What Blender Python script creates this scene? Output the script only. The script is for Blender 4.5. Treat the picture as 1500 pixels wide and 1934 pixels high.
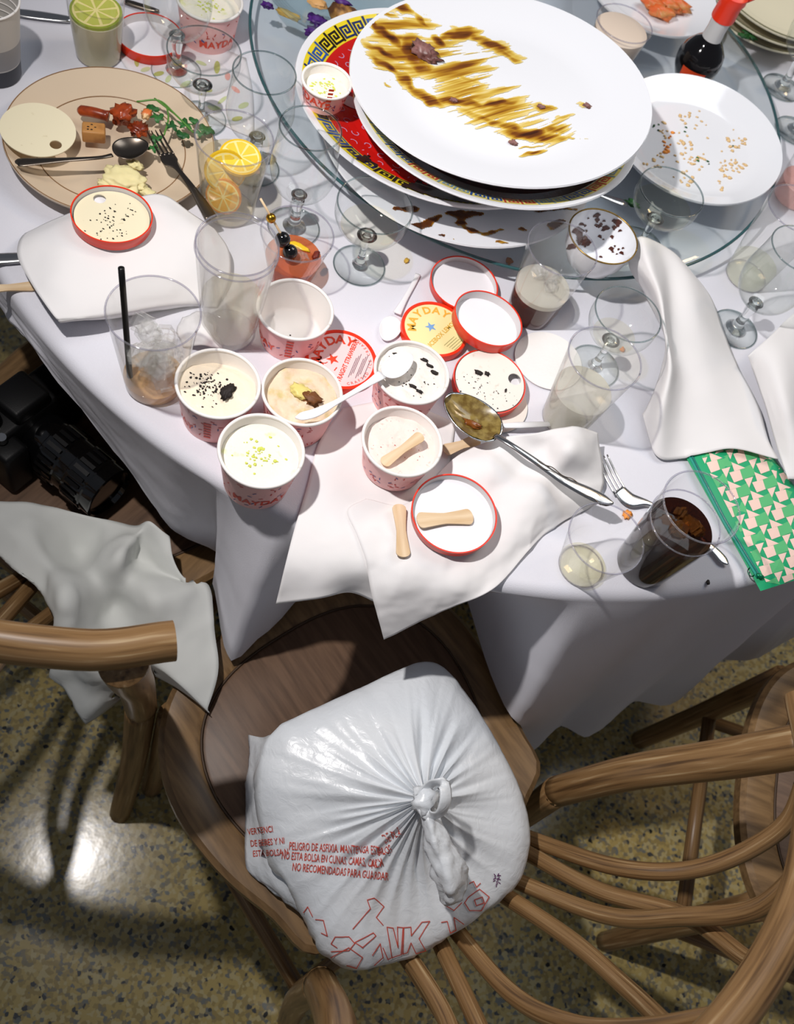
import bpy, bmesh, math, random
import numpy as np
from mathutils import Vector, Matrix, Quaternion, noise
from mathutils.bvhtree import BVHTree
random.seed(7)
for o in list(bpy.data.objects): bpy.data.objects.remove(o)
S = bpy.context.scene
COL = S.collection
PI = math.pi
# ------------------------------------------------------------------ camera
F_PX, NADIR, CAM_H = 1850.0, (290.0, 1950.0), 1.64
nv = Vector((NADIR[0]-750, NADIR[1]-967, F_PX)).normalized()
Uc = -nv
Yc = (Vector((0,0,1)) - nv.z*nv).normalized()
Xc = Yc.cross(Uc)
Mw = Matrix((Xc, Yc, Uc))                       # camera frame (x right, y down, z forward) -> world
cam_d = bpy.data.cameras.new('camera'); cam = bpy.data.objects.new('camera', cam_d); COL.objects.link(cam)
r_, d_, f_ = Mw.col[0], Mw.col[1], Mw.col[2]
cam.matrix_world = Matrix(((r_[0],-d_[0],-f_[0],0),(r_[1],-d_[1],-f_[1],0),(r_[2],-d_[2],-f_[2],CAM_H),(0,0,0,1)))
cam_d.sensor_fit = 'HORIZONTAL'; cam_d.sensor_width = 36.0; cam_d.lens = F_PX/1500*36
cam_d.clip_start = .02
cam_d.dof.use_dof = True; cam_d.dof.focus_distance = 1.04; cam_d.dof.aperture_fstop = 8.5
S.camera = cam
# ------------------------------------------------------------------ light, world, exposure
w = bpy.data.worlds.new('room_ambient'); S.world = w; w.use_nodes = True
w.node_tree.nodes['Background'].inputs[0].default_value = (.80,.86,1,1)
w.node_tree.nodes['Background'].inputs[1].default_value = .11
ld = bpy.data.lights.new('flash', 'SPOT'); ld.energy = 58; ld.color = (1,.955,.93)
ld.spot_size = math.radians(126); ld.spot_blend = 1.0; ld.shadow_soft_size = .020
flash = bpy.data.objects.new('flash', ld); COL.objects.link(flash)
flash.location = (-.49,.345,1.84)
flash.rotation_euler = (Vector((.58,1.12,.75))-flash.location).to_track_quat('-Z','Y').to_euler()
ad = bpy.data.lights.new('ceiling_lamp', 'AREA'); ad.energy = 9; ad.size = .35; ad.color = (1,.72,.42)
al = bpy.data.objects.new('ceiling_lamp', ad); COL.objects.link(al); al.location = (1.3,2.6,2.9)
al.rotation_euler = (Vector((.3,.8,.4))-al.location).to_track_quat('-Z','Y').to_euler()
cd = bpy.data.lights.new('ceiling_bounce_fill', 'AREA'); cd.energy = 13; cd.size = 1.1; cd.color = (.90,.95,1)  # unseen fill, added to lift table shadows and brighten the far right
cl = bpy.data.objects.new('ceiling_bounce_fill', cd); COL.objects.link(cl); cl.location = (.62,1.75,2.55)
S.view_settings.view_transform = 'Standard'; S.view_settings.look = 'None'
S.view_settings.exposure = 0.16; S.view_settings.gamma = 1.0; S.view_settings.use_curve_mapping = False
try:
    S.cycles.transparent_max_bounces = 40; S.cycles.max_bounces = 14; S.cycles.transmission_bounces = 10
except Exception: pass

# ------------------------------------------------------------------ helpers
def G(x, y, h):                                  # photo pixel -> world point at height h
    r = Mw @ Vector((x-750, y-967, F_PX)); t = (h-CAM_H)/r.z
    return Vector((r.x*t, r.y*t, h))
def PX(P):
    c = Mw.transposed() @ (Vector(P)-Vector((0,0,CAM_H)))
    return 750+F_PX*c.x/c.z, 967+F_PX*c.y/c.z
def ray(x, y): return (Mw @ Vector((x-750, y-967, F_PX))).normalized()
def lin(c): return tuple((v/12.92 if v <= .04045 else ((v+.055)/1.055)**2.4) for v in c)
def rgb(r, g, b): return lin((r/255, g/255, b/255))
def sm(a, b, x):
    t = min(1, max(0, (x-a)/(b-a))); return t*t*(3-2*t)
def fbm(p, o=3): return noise.fractal(Vector(p), 1.0, 2.0, o)

MATS = {}
def mat(name, col, rough=.5, metal=0, spec=.5, trans=0, ior=1.45, bump=None, var=None, coat=0, sss=0, attr=None, alpha=None):
    if name in MATS: return MATS[name]
    m = bpy.data.materials.new(name); m.use_nodes = True; nt = m.node_tree; b = nt.nodes['Principled BSDF']; L = nt.links
    b.inputs['Base Color'].default_value = (*col,1); b.inputs['Roughness'].default_value = rough
    b.inputs['Metallic'].default_value = metal; b.inputs['Specular IOR Level'].default_value = spec
    b.inputs['Transmission Weight'].default_value = trans; b.inputs['IOR'].default_value = ior
    b.inputs['Coat Weight'].default_value = coat; b.inputs['Coat Roughness'].default_value = .08
    if sss: b.inputs['Subsurface Weight'].default_value = sss; b.inputs['Subsurface Radius'].default_value = (.004,.003,.002)
    tc = nt.nodes.new('ShaderNodeTexCoord')
    if var:                                       # (scale, colour2, lo, hi, stretch)
        n = nt.nodes.new('ShaderNodeTexNoise'); n.inputs['Scale'].default_value = var[0]; n.inputs['Detail'].default_value = 6
        mp = nt.nodes.new('ShaderNodeMapping'); mp.inputs['Scale'].default_value = var[4] if len(var) > 4 else (1,1,1)
        L.new(tc.outputs['Object'], mp.inputs[0]); L.new(mp.outputs[0], n.inputs['Vector'])
        r = nt.nodes.new('ShaderNodeValToRGB'); r.color_ramp.elements[0].position = var[2]; r.color_ramp.elements[1].position = var[3]
        r.color_ramp.elements[0].color = (*col,1); r.color_ramp.elements[1].color = (*var[1],1)
        L.new(n.outputs['Fac'], r.inputs[0]); L.new(r.outputs[0], b.inputs['Base Color'])
    if attr:                                      # list of (pos, colour) driven by mesh attribute 'dens'
        a = nt.nodes.new('ShaderNodeAttribute'); a.attribute_name = 'dens'
        r = nt.nodes.new('ShaderNodeValToRGB'); e = r.color_ramp.elements
        e[0].position = attr[0][0]; e[0].color = (*attr[0][1],1); e[1].position = attr[-1][0]; e[1].color = (*attr[-1][1],1)
        for p_, c_ in attr[1:-1]:
            q = e.new(p_); q.color = (*c_,1)
        L.new(a.outputs['Fac'], r.inputs[0]); L.new(r.outputs[0], b.inputs['Base Color'])
    if bump:
        n = nt.nodes.new('ShaderNodeTexNoise'); n.inputs['Scale'].default_value = bump[0]; n.inputs['Detail'].default_value = 4
        bp = nt.nodes.new('ShaderNodeBump'); bp.inputs['Strength'].default_value = bump[1]; bp.inputs['Distance'].default_value = bump[2] if len(bump) > 2 else .001
        L.new(tc.outputs['Object'], n.inputs['Vector']); L.new(n.outputs['Fac'], bp.inputs['Height']); L.new(bp.outputs[0], b.inputs['Normal'])
    MATS[name] = m; return m
def clear(name, tint=(1,1,1), k=1.0, rough=.03, ior=1.45, haze=0.0, hcol=(1,1,1)):
    """thin clear wall: transparent film with a Fresnel gloss and an optional milky haze"""
    if name in MATS: return MATS[name]
    m = bpy.data.materials.new(name); m.use_nodes = True; nt = m.node_tree; L = nt.links; nt.nodes.clear()
    out = nt.nodes.new('ShaderNodeOutputMaterial'); t = nt.nodes.new('ShaderNodeBsdfTransparent'); t.inputs[0].default_value = (*tint,1)
    g = nt.nodes.new('ShaderNodeBsdfGlossy'); g.inputs['Roughness'].default_value = rough
    fr = nt.nodes.new('ShaderNodeFresnel'); geo = nt.nodes.new('ShaderNodeNewGeometry'); mxi = nt.nodes.new('ShaderNodeMix'); mxi.inputs[2].default_value = ior; mxi.inputs[3].default_value = 1/ior
    L.new(geo.outputs['Backfacing'], mxi.inputs[0]); L.new(mxi.outputs[0], fr.inputs[0])
    mu = nt.nodes.new('ShaderNodeMath'); mu.operation = 'MULTIPLY'; mu.inputs[1].default_value = k; L.new(fr.outputs[0], mu.inputs[0])
    base = t.outputs[0]
    if haze:
        d = nt.nodes.new('ShaderNodeBsdfDiffuse'); d.inputs[0].default_value = (*hcol,1)
        h = nt.nodes.new('ShaderNodeMixShader'); h.inputs[0].default_value = haze
        L.new(t.outputs[0], h.inputs[1]); L.new(d.outputs[0], h.inputs[2]); base = h.outputs[0]
    x = nt.nodes.new('ShaderNodeMixShader'); L.new(mu.outputs[0], x.inputs[0]); L.new(base, x.inputs[1]); L.new(g.outputs[0], x.inputs[2])
    L.new(x.outputs[0], out.inputs[0]); MATS[name] = m; return m

def tag(o, label, cat, group=None, kind=None):
    o['label'] = label; o['category'] = cat
    if group: o['group'] = group
    if kind: o['kind'] = kind
    return o
def root(name, label, cat, loc=(0,0,0), rotz=0, group=None, quat=None):
    o = bpy.data.objects.new(name, None); COL.objects.link(o); o.empty_display_size = .02
    o.location = loc
    if quat is not None: o.rotation_mode = 'QUATERNION'; o.rotation_quaternion = quat
    else: o.rotation_euler = (0,0,rotz)
    return tag(o, label, cat, group)
def mk(name, V, Fs, m, parent=None, smooth=True, mi=None, dens=None, solid=0, auto=None, world=False):
    me = bpy.data.meshes.new(name); me.from_pydata([tuple(v) for v in V], [], [tuple(f) for f in Fs])
    for q in (m if isinstance(m, (list,tuple)) else [m]): me.materials.append(q)
    if smooth: me.polygons.foreach_set('use_smooth', [True]*len(me.polygons))
    if mi is not None: me.polygons.foreach_set('material_index', list(mi))
    if dens is not None:
        a = me.attributes.new('dens', 'FLOAT', 'POINT'); a.data.foreach_set('value', list(map(float, dens)))
    me.update()
    o = bpy.data.objects.new(name, me); COL.objects.link(o)
    if parent is not None:
        o.parent = parent
        if world:
            bpy.context.view_layer.update(); o.matrix_parent_inverse = parent.matrix_world.inverted()
    if auto is not None:
        me.polygons.foreach_set('use_smooth', [True]*len(me.polygons)); me.set_sharp_from_angle(angle=math.radians(auto))
    if solid:
        s = o.modifiers.new('thickness', 'SOLIDIFY'); s.thickness = solid; s.offset = 1
    return o
def fixn(V, Fs):
    bm = bmesh.new(); vs = [bm.verts.new(v) for v in V]
    for f in Fs:
        try: bm.faces.new([vs[i] for i in f])
        except ValueError: pass
    bmesh.ops.recalc_face_normals(bm, faces=bm.faces[:]); bm.verts.index_update()
    V2 = [v.co.copy() for v in bm.verts]; F2 = [[v.index for v in f.verts] for f in bm.faces]; bm.free(); return V2, F2
def lathe(prof, seg=48, cap0=True, cap1=False):
    V, Fs = [], []
    for r, z in prof:
        for i in range(seg):
            a = 2*PI*i/seg; V.append(Vector((r*math.cos(a), r*math.sin(a), z)))
    for j in range(len(prof)-1):
        for i in range(seg):
            k = (i+1) % seg; Fs.append((j*seg+i, j*seg+k, (j+1)*seg+k, (j+1)*seg+i))
    if cap0: Fs.append(tuple(range(seg))[::-1])
    if cap1: Fs.append(tuple((len(prof)-1)*seg+i for i in range(seg)))
    return V, Fs
def crom(P, n):
    """Catmull-Rom through list of Vectors/floats-as-vectors, n steps per span"""
    out = []
    for i in range(len(P)-1):
        p0 = P[i-1] if i > 0 else P[i]*2-P[i+1]; p1, p2 = P[i], P[i+1]; p3 = P[i+2] if i+2 < len(P) else P[i+1]*2-P[i]
        for k in range(n):
            t = k/n
            out.append(.5*((2*p1)+(p2-p0)*t+(2*p0-5*p1+4*p2-p3)*t*t+(3*p1-p0-3*p2+p3)*t**3))
    out.append(P[-1].copy() if hasattr(P[-1],'copy') else P[-1]); return out
def tube(path, rad, seg=12, flat=None, up=Vector((0,0,1))):
    """swept section along path; rad number/list = half width; flat = half thickness list (along up-ish normal)"""
    n = len(path); V, Fs = [], []
    rad = rad if isinstance(rad, (list,tuple)) else [rad]*n
    fl = flat if isinstance(flat, (list,tuple)) else ([flat]*n if flat else rad)
    nb = None
    for i, p in enumerate(path):
        t = (path[min(i+1,n-1)]-path[max(i-1,0)]).normalized()
        if nb is None or flat: sd = t.cross(up)
        else: sd = t.cross(nb)
        if sd.length < 1e-5: sd = t.orthogonal()
        sd.normalize(); nb = sd.cross(t).normalized()
        for k in range(seg):
            a = 2*PI*k/seg; V.append(p + sd*(rad[i]*math.cos(a)) + nb*(fl[i]*math.sin(a)))
    for i in range(n-1):
        for k in range(seg):
            q = (k+1) % seg; Fs.append((i*seg+k, i*seg+q, (i+1)*seg+q, (i+1)*seg+k))
    Fs.append(tuple(range(seg))[::-1]); Fs.append(tuple((n-1)*seg+k for k in range(seg)))
    return fixn(V, Fs)
def wood(name, path, rad, seg, parent, flat=None, auto=None):
    """turned wooden rod whose grain runs along its length"""
    V, Fs = tube(path, rad, seg, flat); o = mk(name, V, Fs, OAKR, parent, auto=auto)
    a = o.data.attributes.new('grain', 'FLOAT_VECTOR', 'POINT'); s = 0; g = []
    off = (len(bpy.data.meshes)*.37) % 5
    for i, p in enumerate(path):
        if i: s += (p-path[i-1]).length
        for k in range(seg): q = 2*PI*k/seg; g += [.02*math.cos(q)+off, .02*math.sin(q), s]
    a.data.foreach_set('vector', g); return o
def box(c, s):
    x, y, z = c; a, b, d = s[0]/2, s[1]/2, s[2]/2
    V = [Vector((x+i*a, y+j*b, z+k*d)) for i in (-1,1) for j in (-1,1) for k in (-1,1)]
    return V, [(0,1,3,2),(4,6,7,5),(0,4,5,1),(2,3,7,6),(0,2,6,4),(1,5,7,3)]
def join(*parts):
    V, Fs = [], []
    for v, f in parts:
        o = len(V); V += list(v); Fs += [tuple(i+o for i in q) for q in f]
    return V, Fs
def extrude(outline, t, z=0):
    n = len(outline); V = [Vector((x,y,z)) for x,y in outline]+[Vector((x,y,z+t)) for x,y in outline]
    Fs = [tuple(range(n))[::-1], tuple(range(n,2*n))]+[(i,(i+1)%n,n+(i+1)%n,n+i) for i in range(n)]
    return V, Fs
def blob(c, r, amp=.25, seed=0, sub=2, sc=(1,1,1), fr=2.2):
    bm = bmesh.new(); bmesh.ops.create_icosphere(bm, subdivisions=sub, radius=1)
    V = []
    for v in bm.verts:
        d = v.co.normalized(); k = 1+amp*noise.noise(d*fr+Vector((seed*3.1,seed*1.7,seed)))
        V.append(Vector(c)+Vector((d.x*sc[0],d.y*sc[1],d.z*sc[2]))*r*k)
    Fs = [[x.index for x in f.verts] for f in bm.faces]; bm.free(); return V, Fs
def sphere(c, r, sc=(1,1,1), seg=20):
    prof = [(r*math.sin(PI*i/12), -r*math.cos(PI*i/12)) for i in range(13)]; prof[0] = (1e-5,-r); prof[-1] = (1e-5,r)
    V, Fs = lathe(prof, seg, True, True); return [Vector((v.x*sc[0],v.y*sc[1],v.z*sc[2]))+Vector(c) for v in V], Fs
def sheet_pts(ctrl, n=10, world=None):
    """bicubic grid through control points given as (px,py,z)"""
    rows = [[(Vector(c) if world else G(*c)) for c in r] for r in ctrl]
    rows = [crom(r, n) for r in rows]
    cols = [crom([rows[j][i] for j in range(len(rows))], n) for i in range(len(rows[0]))]
    return [[cols[i][j] for i in range(len(cols))] for j in range(len(cols[0]))]
TC = Vector((-.09,1.21,0)); TR = .752; ZT = .752      # table centre, radius, top of the cloth
def sheet(name, ctrl, m, n=10, wr=.0015, fr=22, seed=0, solid=.0009, floor=True, parent=None, crease=0, over=None):
    bvo = bvh_of(over) if over else None
    g = sheet_pts(ctrl, n); R_, C_ = len(g), len(g[0]); V = []
    for j in range(R_):
        for i in range(C_):
            p = g[j][i].copy(); a = g[min(j+1,R_-1)][i]-g[max(j-1,0)][i]; b = g[j][min(i+1,C_-1)]-g[j][max(i-1,0)]
            nn = b.cross(a); nn = nn.normalized() if nn.length > 1e-9 else Vector((0,0,1))
            if nn.z < 0: nn = -nn
            q = fbm((p.x*fr+seed*7, p.y*fr, p.z*fr*1.5+seed), 3)
            c = 0
            if crease:
                c = crease*(1-abs(noise.noise(Vector((p.x*fr*.6+seed, p.y*fr*.6+3, p.z*9))))*2.2)**3
            p += nn*(wr*q + c)
            if floor and (Vector((p.x,p.y,0))-TC).length < TR-.004: p.z = max(p.z, ZT+.0012)
            if bvo:                               # rest on whatever lies underneath
                h = bvo.ray_cast(Vector((p.x,p.y,p.z+.15)), Vector((0,0,-1)))
                if h[0] is not None and p.z < h[0].z+.0028 and p.z > h[0].z-.03: p.z = h[0].z+.0028
            V.append(p)
    Fs = [(j*C_+i, j*C_+i+1, (j+1)*C_+i+1, (j+1)*C_+i) for j in range(R_-1) for i in range(C_-1)]
    V, Fs = fixn(V, Fs)
    if sum((Vector(V[f[1]])-V[f[0]]).cross(Vector(V[f[2]])-V[f[0]]).z for f in Fs) < 0: Fs = [f[::-1] for f in Fs]
    return mk(name, V, Fs, m, parent, solid=solid)
def bvh_of(objs):
    bpy.context.view_layer.update(); V, Fs = [], []
    for o in objs:
        k = len(V); V += [o.matrix_world @ v.co for v in o.data.vertices]; Fs += [[i+k for i in p.vertices] for p in o.data.polygons]
    return BVHTree.FromPolygons(V, Fs)
def cast(bv, x, y, off=.0004):
    d = ray(x, y); h = bv.ray_cast(Vector((0,0,CAM_H)), d)
    if h[0] is None: return None
    n = h[1] if h[1].dot(d) < 0 else -h[1]
    return h[0]+n*off
def decal(name, bv, polys, m, parent, off=.0004, mi=None):
    """print: 2-D polygons laid on the surface of a thing (positions found by casting onto it)"""
    V, Fs, MI = [], [], []
    for q, pl in enumerate(polys):
        c = [cast(bv, x, y, off) for x, y in pl]
        if any(k is None for k in c): continue
        if max((c[i]-c[i-1]).length for i in range(len(c))) > .05: continue
        k = len(V); V += c; Fs.append(tuple(range(k, k+len(c))))
        if mi: MI.append(mi[q])
    if not V: return None
    return mk(name, V, Fs, m, parent, smooth=False, world=True, mi=MI if mi else None)
def ribbon2(pts, wd):
    """2-D polyline -> list of quads"""
    out = []
    for a, b in zip(pts[:-1], pts[1:]):
        dx, dy = b[0]-a[0], b[1]-a[1]; l = math.hypot(dx, dy) or 1; ex, ey = dx/l*wd*.3, dy/l*wd*.3; nx, ny = -dy/l*wd/2, dx/l*wd/2
        out.append([(a[0]-ex+nx,a[1]-ey+ny),(a[0]-ex-nx,a[1]-ey-ny),(b[0]+ex-nx,b[1]+ey-ny),(b[0]+ex+nx,b[1]+ey+ny)])
    return out
_tx = {}
def text2(s, bold=0.0):
    """text -> (2-D triangles/polygons in em units, width)"""
    k = (s, bold)
    if k not in _tx:
        cu = bpy.data.curves.new('lettering', 'FONT'); cu.body = s; cu.size = 1; cu.resolution_u = 2; cu.offset = bold
        o = bpy.data.objects.new('lettering', cu); COL.objects.link(o); bpy.context.view_layer.update()
        me = o.evaluated_get(bpy.context.evaluated_depsgraph_get()).to_mesh()
        P = [[(me.vertices[i].co.x, me.vertices[i].co.y) for i in p.vertices] for p in me.polygons]
        wd = max([x for p in P for x, y in p] or [0]); bpy.data.objects.remove(o); bpy.data.curves.remove(cu); _tx[k] = (P, wd)
    return _tx[k]
def text_px(s, x, y, size, ang, bold=0.0, sx=1.0):
    """baseline starts at pixel (x,y); ang in degrees, clockwise in the picture"""
    P, wd = text2(s, bold); c, q = math.cos(math.radians(ang)), math.sin(math.radians(ang))
    return [[(x+(u*sx*c+v*q)*size, y+(u*sx*q-v*c)*size) for u, v in p] for p in P]

# ------------------------------------------------------------------ materials
W_CLOTH = mat('tablecloth_linen', rgb(222,222,230), .85, spec=.2, bump=(900,.35,.0006))
W_NAP = mat('napkin_cotton', rgb(232,230,230), .85, spec=.2, bump=(1400,.2,.0004))
W_NAP2 = mat('chair_napkin_cotton', rgb(214,216,212), .85, spec=.2, bump=(1400,.2,.0004))
PORC = mat('white_porcelain', rgb(238,240,245), .12, spec=.6, coat=.3)
BEIGE = mat('beige_stoneware', rgb(216,196,170), .22, spec=.5)
BROWNLINE = mat('brown_glaze_line', rgb(140,104,68), .3)
RED = mat('red_lid_plastic', rgb(236,52,20), .32, spec=.5)
WLID = mat('white_lid_card', rgb(238,236,240), .5, spec=.3)
PINK = mat('pink_paper', rgb(244,190,188), .42, spec=.4)
PAPER = mat('white_paper', rgb(240,236,232), .5, spec=.35)
SPR_R = mat('red_print', rgb(205,45,35), .5); SPR_B = mat('blue_print', rgb(70,75,150), .5)
LOGO = mat('orange_red_print', rgb(226,66,34), .5)
YEL = mat('yellow_glaze', rgb(236,214,40), .2); NAVY = mat('navy_glaze', rgb(30,45,95), .2); BLK = mat('black_glaze', rgb(32,26,24), .2)
MAROON = mat('maroon_glaze', rgb(110,30,20), .2); REDG = mat('red_glaze', rgb(205,25,20), .18, coat=.2); LILAC = mat('lilac_glaze', rgb(205,160,195), .2)
PYEL = mat('pale_yellow_glaze', rgb(240,226,130), .2); PBLUE = mat('pale_blue_glaze', rgb(130,160,180), .2); BLUEG = mat('blue_glaze', rgb(45,85,160), .2); PRED = mat('brick_red_glaze', rgb(195,70,50), .2)
CUPP = clear('clear_cup_plastic', (.985,.985,.985), 1.0, .04, 1.46, .02)
RIMP = clear('cup_rim_plastic', (.80,.79,.84), 1.6, .06, 1.5, .08, (.75,.75,.8))
FOGP = clear('fogged_cup_plastic', (.97,.97,.97), 1.0, .08, 1.46, .16, (.9,.9,.88))
GLS = clear('thin_glass', (.965,.98,.975), 1.0, .01, 1.5)
GRIM = clear('glass_rim', (.66,.72,.72), 2.0, .02, 1.55)
GSOL = mat('solid_glass', (.97,.99,.985), .01, trans=1.0, ior=1.5)
SILV = mat('stainless_steel', rgb(190,190,190), .2, metal=1.0, bump=(60,.05,.001))
SILVD = mat('tarnished_steel', rgb(120,110,100), .28, metal=1.0)
WOODSTICK = mat('birch_stick', rgb(228,204,170), .6, var=(14, rgb(208,176,134), .35, .7, (1,9,9)))
OAK = mat('oiled_oak', rgb(140,110,74), .38, spec=.45, var=(9, rgb(98,74,48), .35, .72, (14,1.6,14)), bump=(60,.12,.0008))
OAKS = mat('oak_seat_veneer', rgb(112,86,66), .42, spec=.4, var=(10, rgb(84,62,46), .35, .72, (14,1.2,14)), bump=(70,.12,.0008))
def _oakr():
    m = mat('oak_rod', rgb(140,110,74), .36, spec=.45); nt = m.node_tree; L = nt.links; b = nt.nodes['Principled BSDF']
    a = nt.nodes.new('ShaderNodeAttribute'); a.attribute_name = 'grain'
    mp = nt.nodes.new('ShaderNodeMapping'); mp.inputs['Scale'].default_value = (1,1,.045); L.new(a.outputs['Vector'], mp.inputs[0])
    n = nt.nodes.new('ShaderNodeTexNoise'); n.inputs['Scale'].default_value = 190; n.inputs['Detail'].default_value = 5; L.new(mp.outputs[0], n.inputs['Vector'])
    r = nt.nodes.new('ShaderNodeValToRGB'); e = r.color_ramp.elements; e[0].position = .30; e[0].color = (*rgb(88,64,40),1); e[1].position = .74; e[1].color = (*rgb(186,160,122),1)
    q = e.new(.46); q.color = (*rgb(134,102,66),1); q = e.new(.60); q.color = (*rgb(146,114,76),1)
    L.new(n.outputs['Fac'], r.inputs[0]); L.new(r.outputs[0], b.inputs['Base Color'])
    bp = nt.nodes.new('ShaderNodeBump'); bp.inputs['Strength'].default_value = .25; bp.inputs['Distance'].default_value = .0006; L.new(n.outputs['Fac'], bp.inputs['Height']); L.new(bp.outputs[0], b.inputs['Normal']); return m
OAKR = _oakr()
GROOVE = mat('seat_groove', rgb(74,56,40), .6)
BLACKP = mat('black_camera_plastic', rgb(12,12,13), .45, spec=.25, bump=(900,.25,.0005))
BLACKG = mat('black_glossy', rgb(8,8,9), .1, spec=.6, coat=.6)
SAUCE = mat('brown_sauce', rgb(120,62,14), .14, spec=.6, coat=.4, attr=[(.18,rgb(244,232,184)),(.30,rgb(222,190,84)),(.46,rgb(182,132,28)),(.66,rgb(126,70,14)),(1,rgb(66,28,8))])
DARKS = mat('dark_sauce', rgb(40,14,8), .12, spec=.6, coat=.5)
CRUMB = mat('rice_crumb', rgb(232,196,140), .6); CRUMBO = mat('orange_crumb', rgb(240,150,60), .6)
HERB = mat('coriander_leaf', rgb(52,112,52), .5, var=(40, rgb(30,80,40), .4, .6))
MEAT = mat('roast_meat', rgb(150,108,104), .4, var=(60, rgb(96,58,52), .4, .65))
COOKIE = mat('dark_cookie', rgb(34,26,24), .7)
# ------------------------------------------------------------------ floor
def terrazzo():
    m = bpy.data.materials.new('terrazzo'); m.use_nodes = True; nt = m.node_tree; L = nt.links; b = nt.nodes['Principled BSDF']
    tc = nt.nodes.new('ShaderNodeTexCoord')
    def chips(scale, stops, warp):
        nz = nt.nodes.new('ShaderNodeTexNoise'); nz.inputs['Scale'].default_value = scale*.9
        mx = nt.nodes.new('ShaderNodeVectorMath'); mx.operation = 'MULTIPLY_ADD'; mx.inputs[1].default_value = (warp,)*3
        L.new(tc.outputs['Object'], nz.inputs['Vector']); L.new(nz.outputs['Color'], mx.inputs[0]); L.new(tc.outputs['Object'], mx.inputs[2])
        v = nt.nodes.new('ShaderNodeTexVoronoi'); v.inputs['Scale'].default_value = scale; L.new(mx.outputs[0], v.inputs['Vector'])
        s = nt.nodes.new('ShaderNodeSeparateColor'); L.new(v.outputs['Color'], s.inputs[0])
        r = nt.nodes.new('ShaderNodeValToRGB'); r.color_ramp.interpolation = 'CONSTANT'; e = r.color_ramp.elements
        e[0].position = 0; e[0].color = (*stops[0][1],1); e[1].position = stops[1][0]; e[1].color = (*stops[1][1],1)
        for p_, c_ in stops[2:]: q = e.new(p_); q.color = (*c_,1)
        L.new(s.outputs[0], r.inputs[0]); return v, s, r
    v1, s1, r1 = chips(175, [(0,rgb(182,162,104)),(.34,rgb(160,142,92)),(.55,rgb(188,174,128)),(.76,rgb(136,128,104)),(.90,rgb(120,122,116)),(.97,rgb(74,76,78))], .006)
    v2, s2, r2 = chips(80, [(0,rgb(72,76,78)),(.5,rgb(40,42,42)),(.75,rgb(112,116,110))], .010)
    dist = nt.nodes.new('ShaderNodeMath'); dist.operation = 'LESS_THAN'; dist.inputs[1].default_value = .30; L.new(v2.outputs['Distance'], dist.inputs[0])
    rare = nt.nodes.new('ShaderNodeMath'); rare.operation = 'GREATER_THAN'; rare.inputs[1].default_value = .86; L.new(s2.outputs[1], rare.inputs[0])
    mu = nt.nodes.new('ShaderNodeMath'); mu.operation = 'MULTIPLY'; L.new(dist.outputs[0], mu.inputs[0]); L.new(rare.outputs[0], mu.inputs[1])
    mix = nt.nodes.new('ShaderNodeMix'); mix.data_type = 'RGBA'; L.new(mu.outputs[0], mix.inputs['Factor']); L.new(r1.outputs[0], mix.inputs[6]); L.new(r2.outputs[0], mix.inputs[7])
    L.new(mix.outputs[2], b.inputs['Base Color']); b.inputs['Roughness'].default_value = .17; b.inputs['Specular IOR Level'].default_value = .5
    nb = nt.nodes.new('ShaderNodeTexNoise'); nb.inputs['Scale'].default_value = 60; bp = nt.nodes.new('ShaderNodeBump'); bp.inputs['Strength'].default_value = .06; bp.inputs['Distance'].default_value = .002
    L.new(tc.outputs['Object'], nb.inputs['Vector']); L.new(nb.outputs['Fac'], bp.inputs['Height']); L.new(bp.outputs[0], b.inputs['Normal'])
    return m
fl = mk('floor', *box((0,1.0,-.02), (6,6,.04)), terrazzo(), smooth=False); fl['kind'] = 'structure'; fl['label'] = 'speckled tan and grey polished terrazzo floor'

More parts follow.
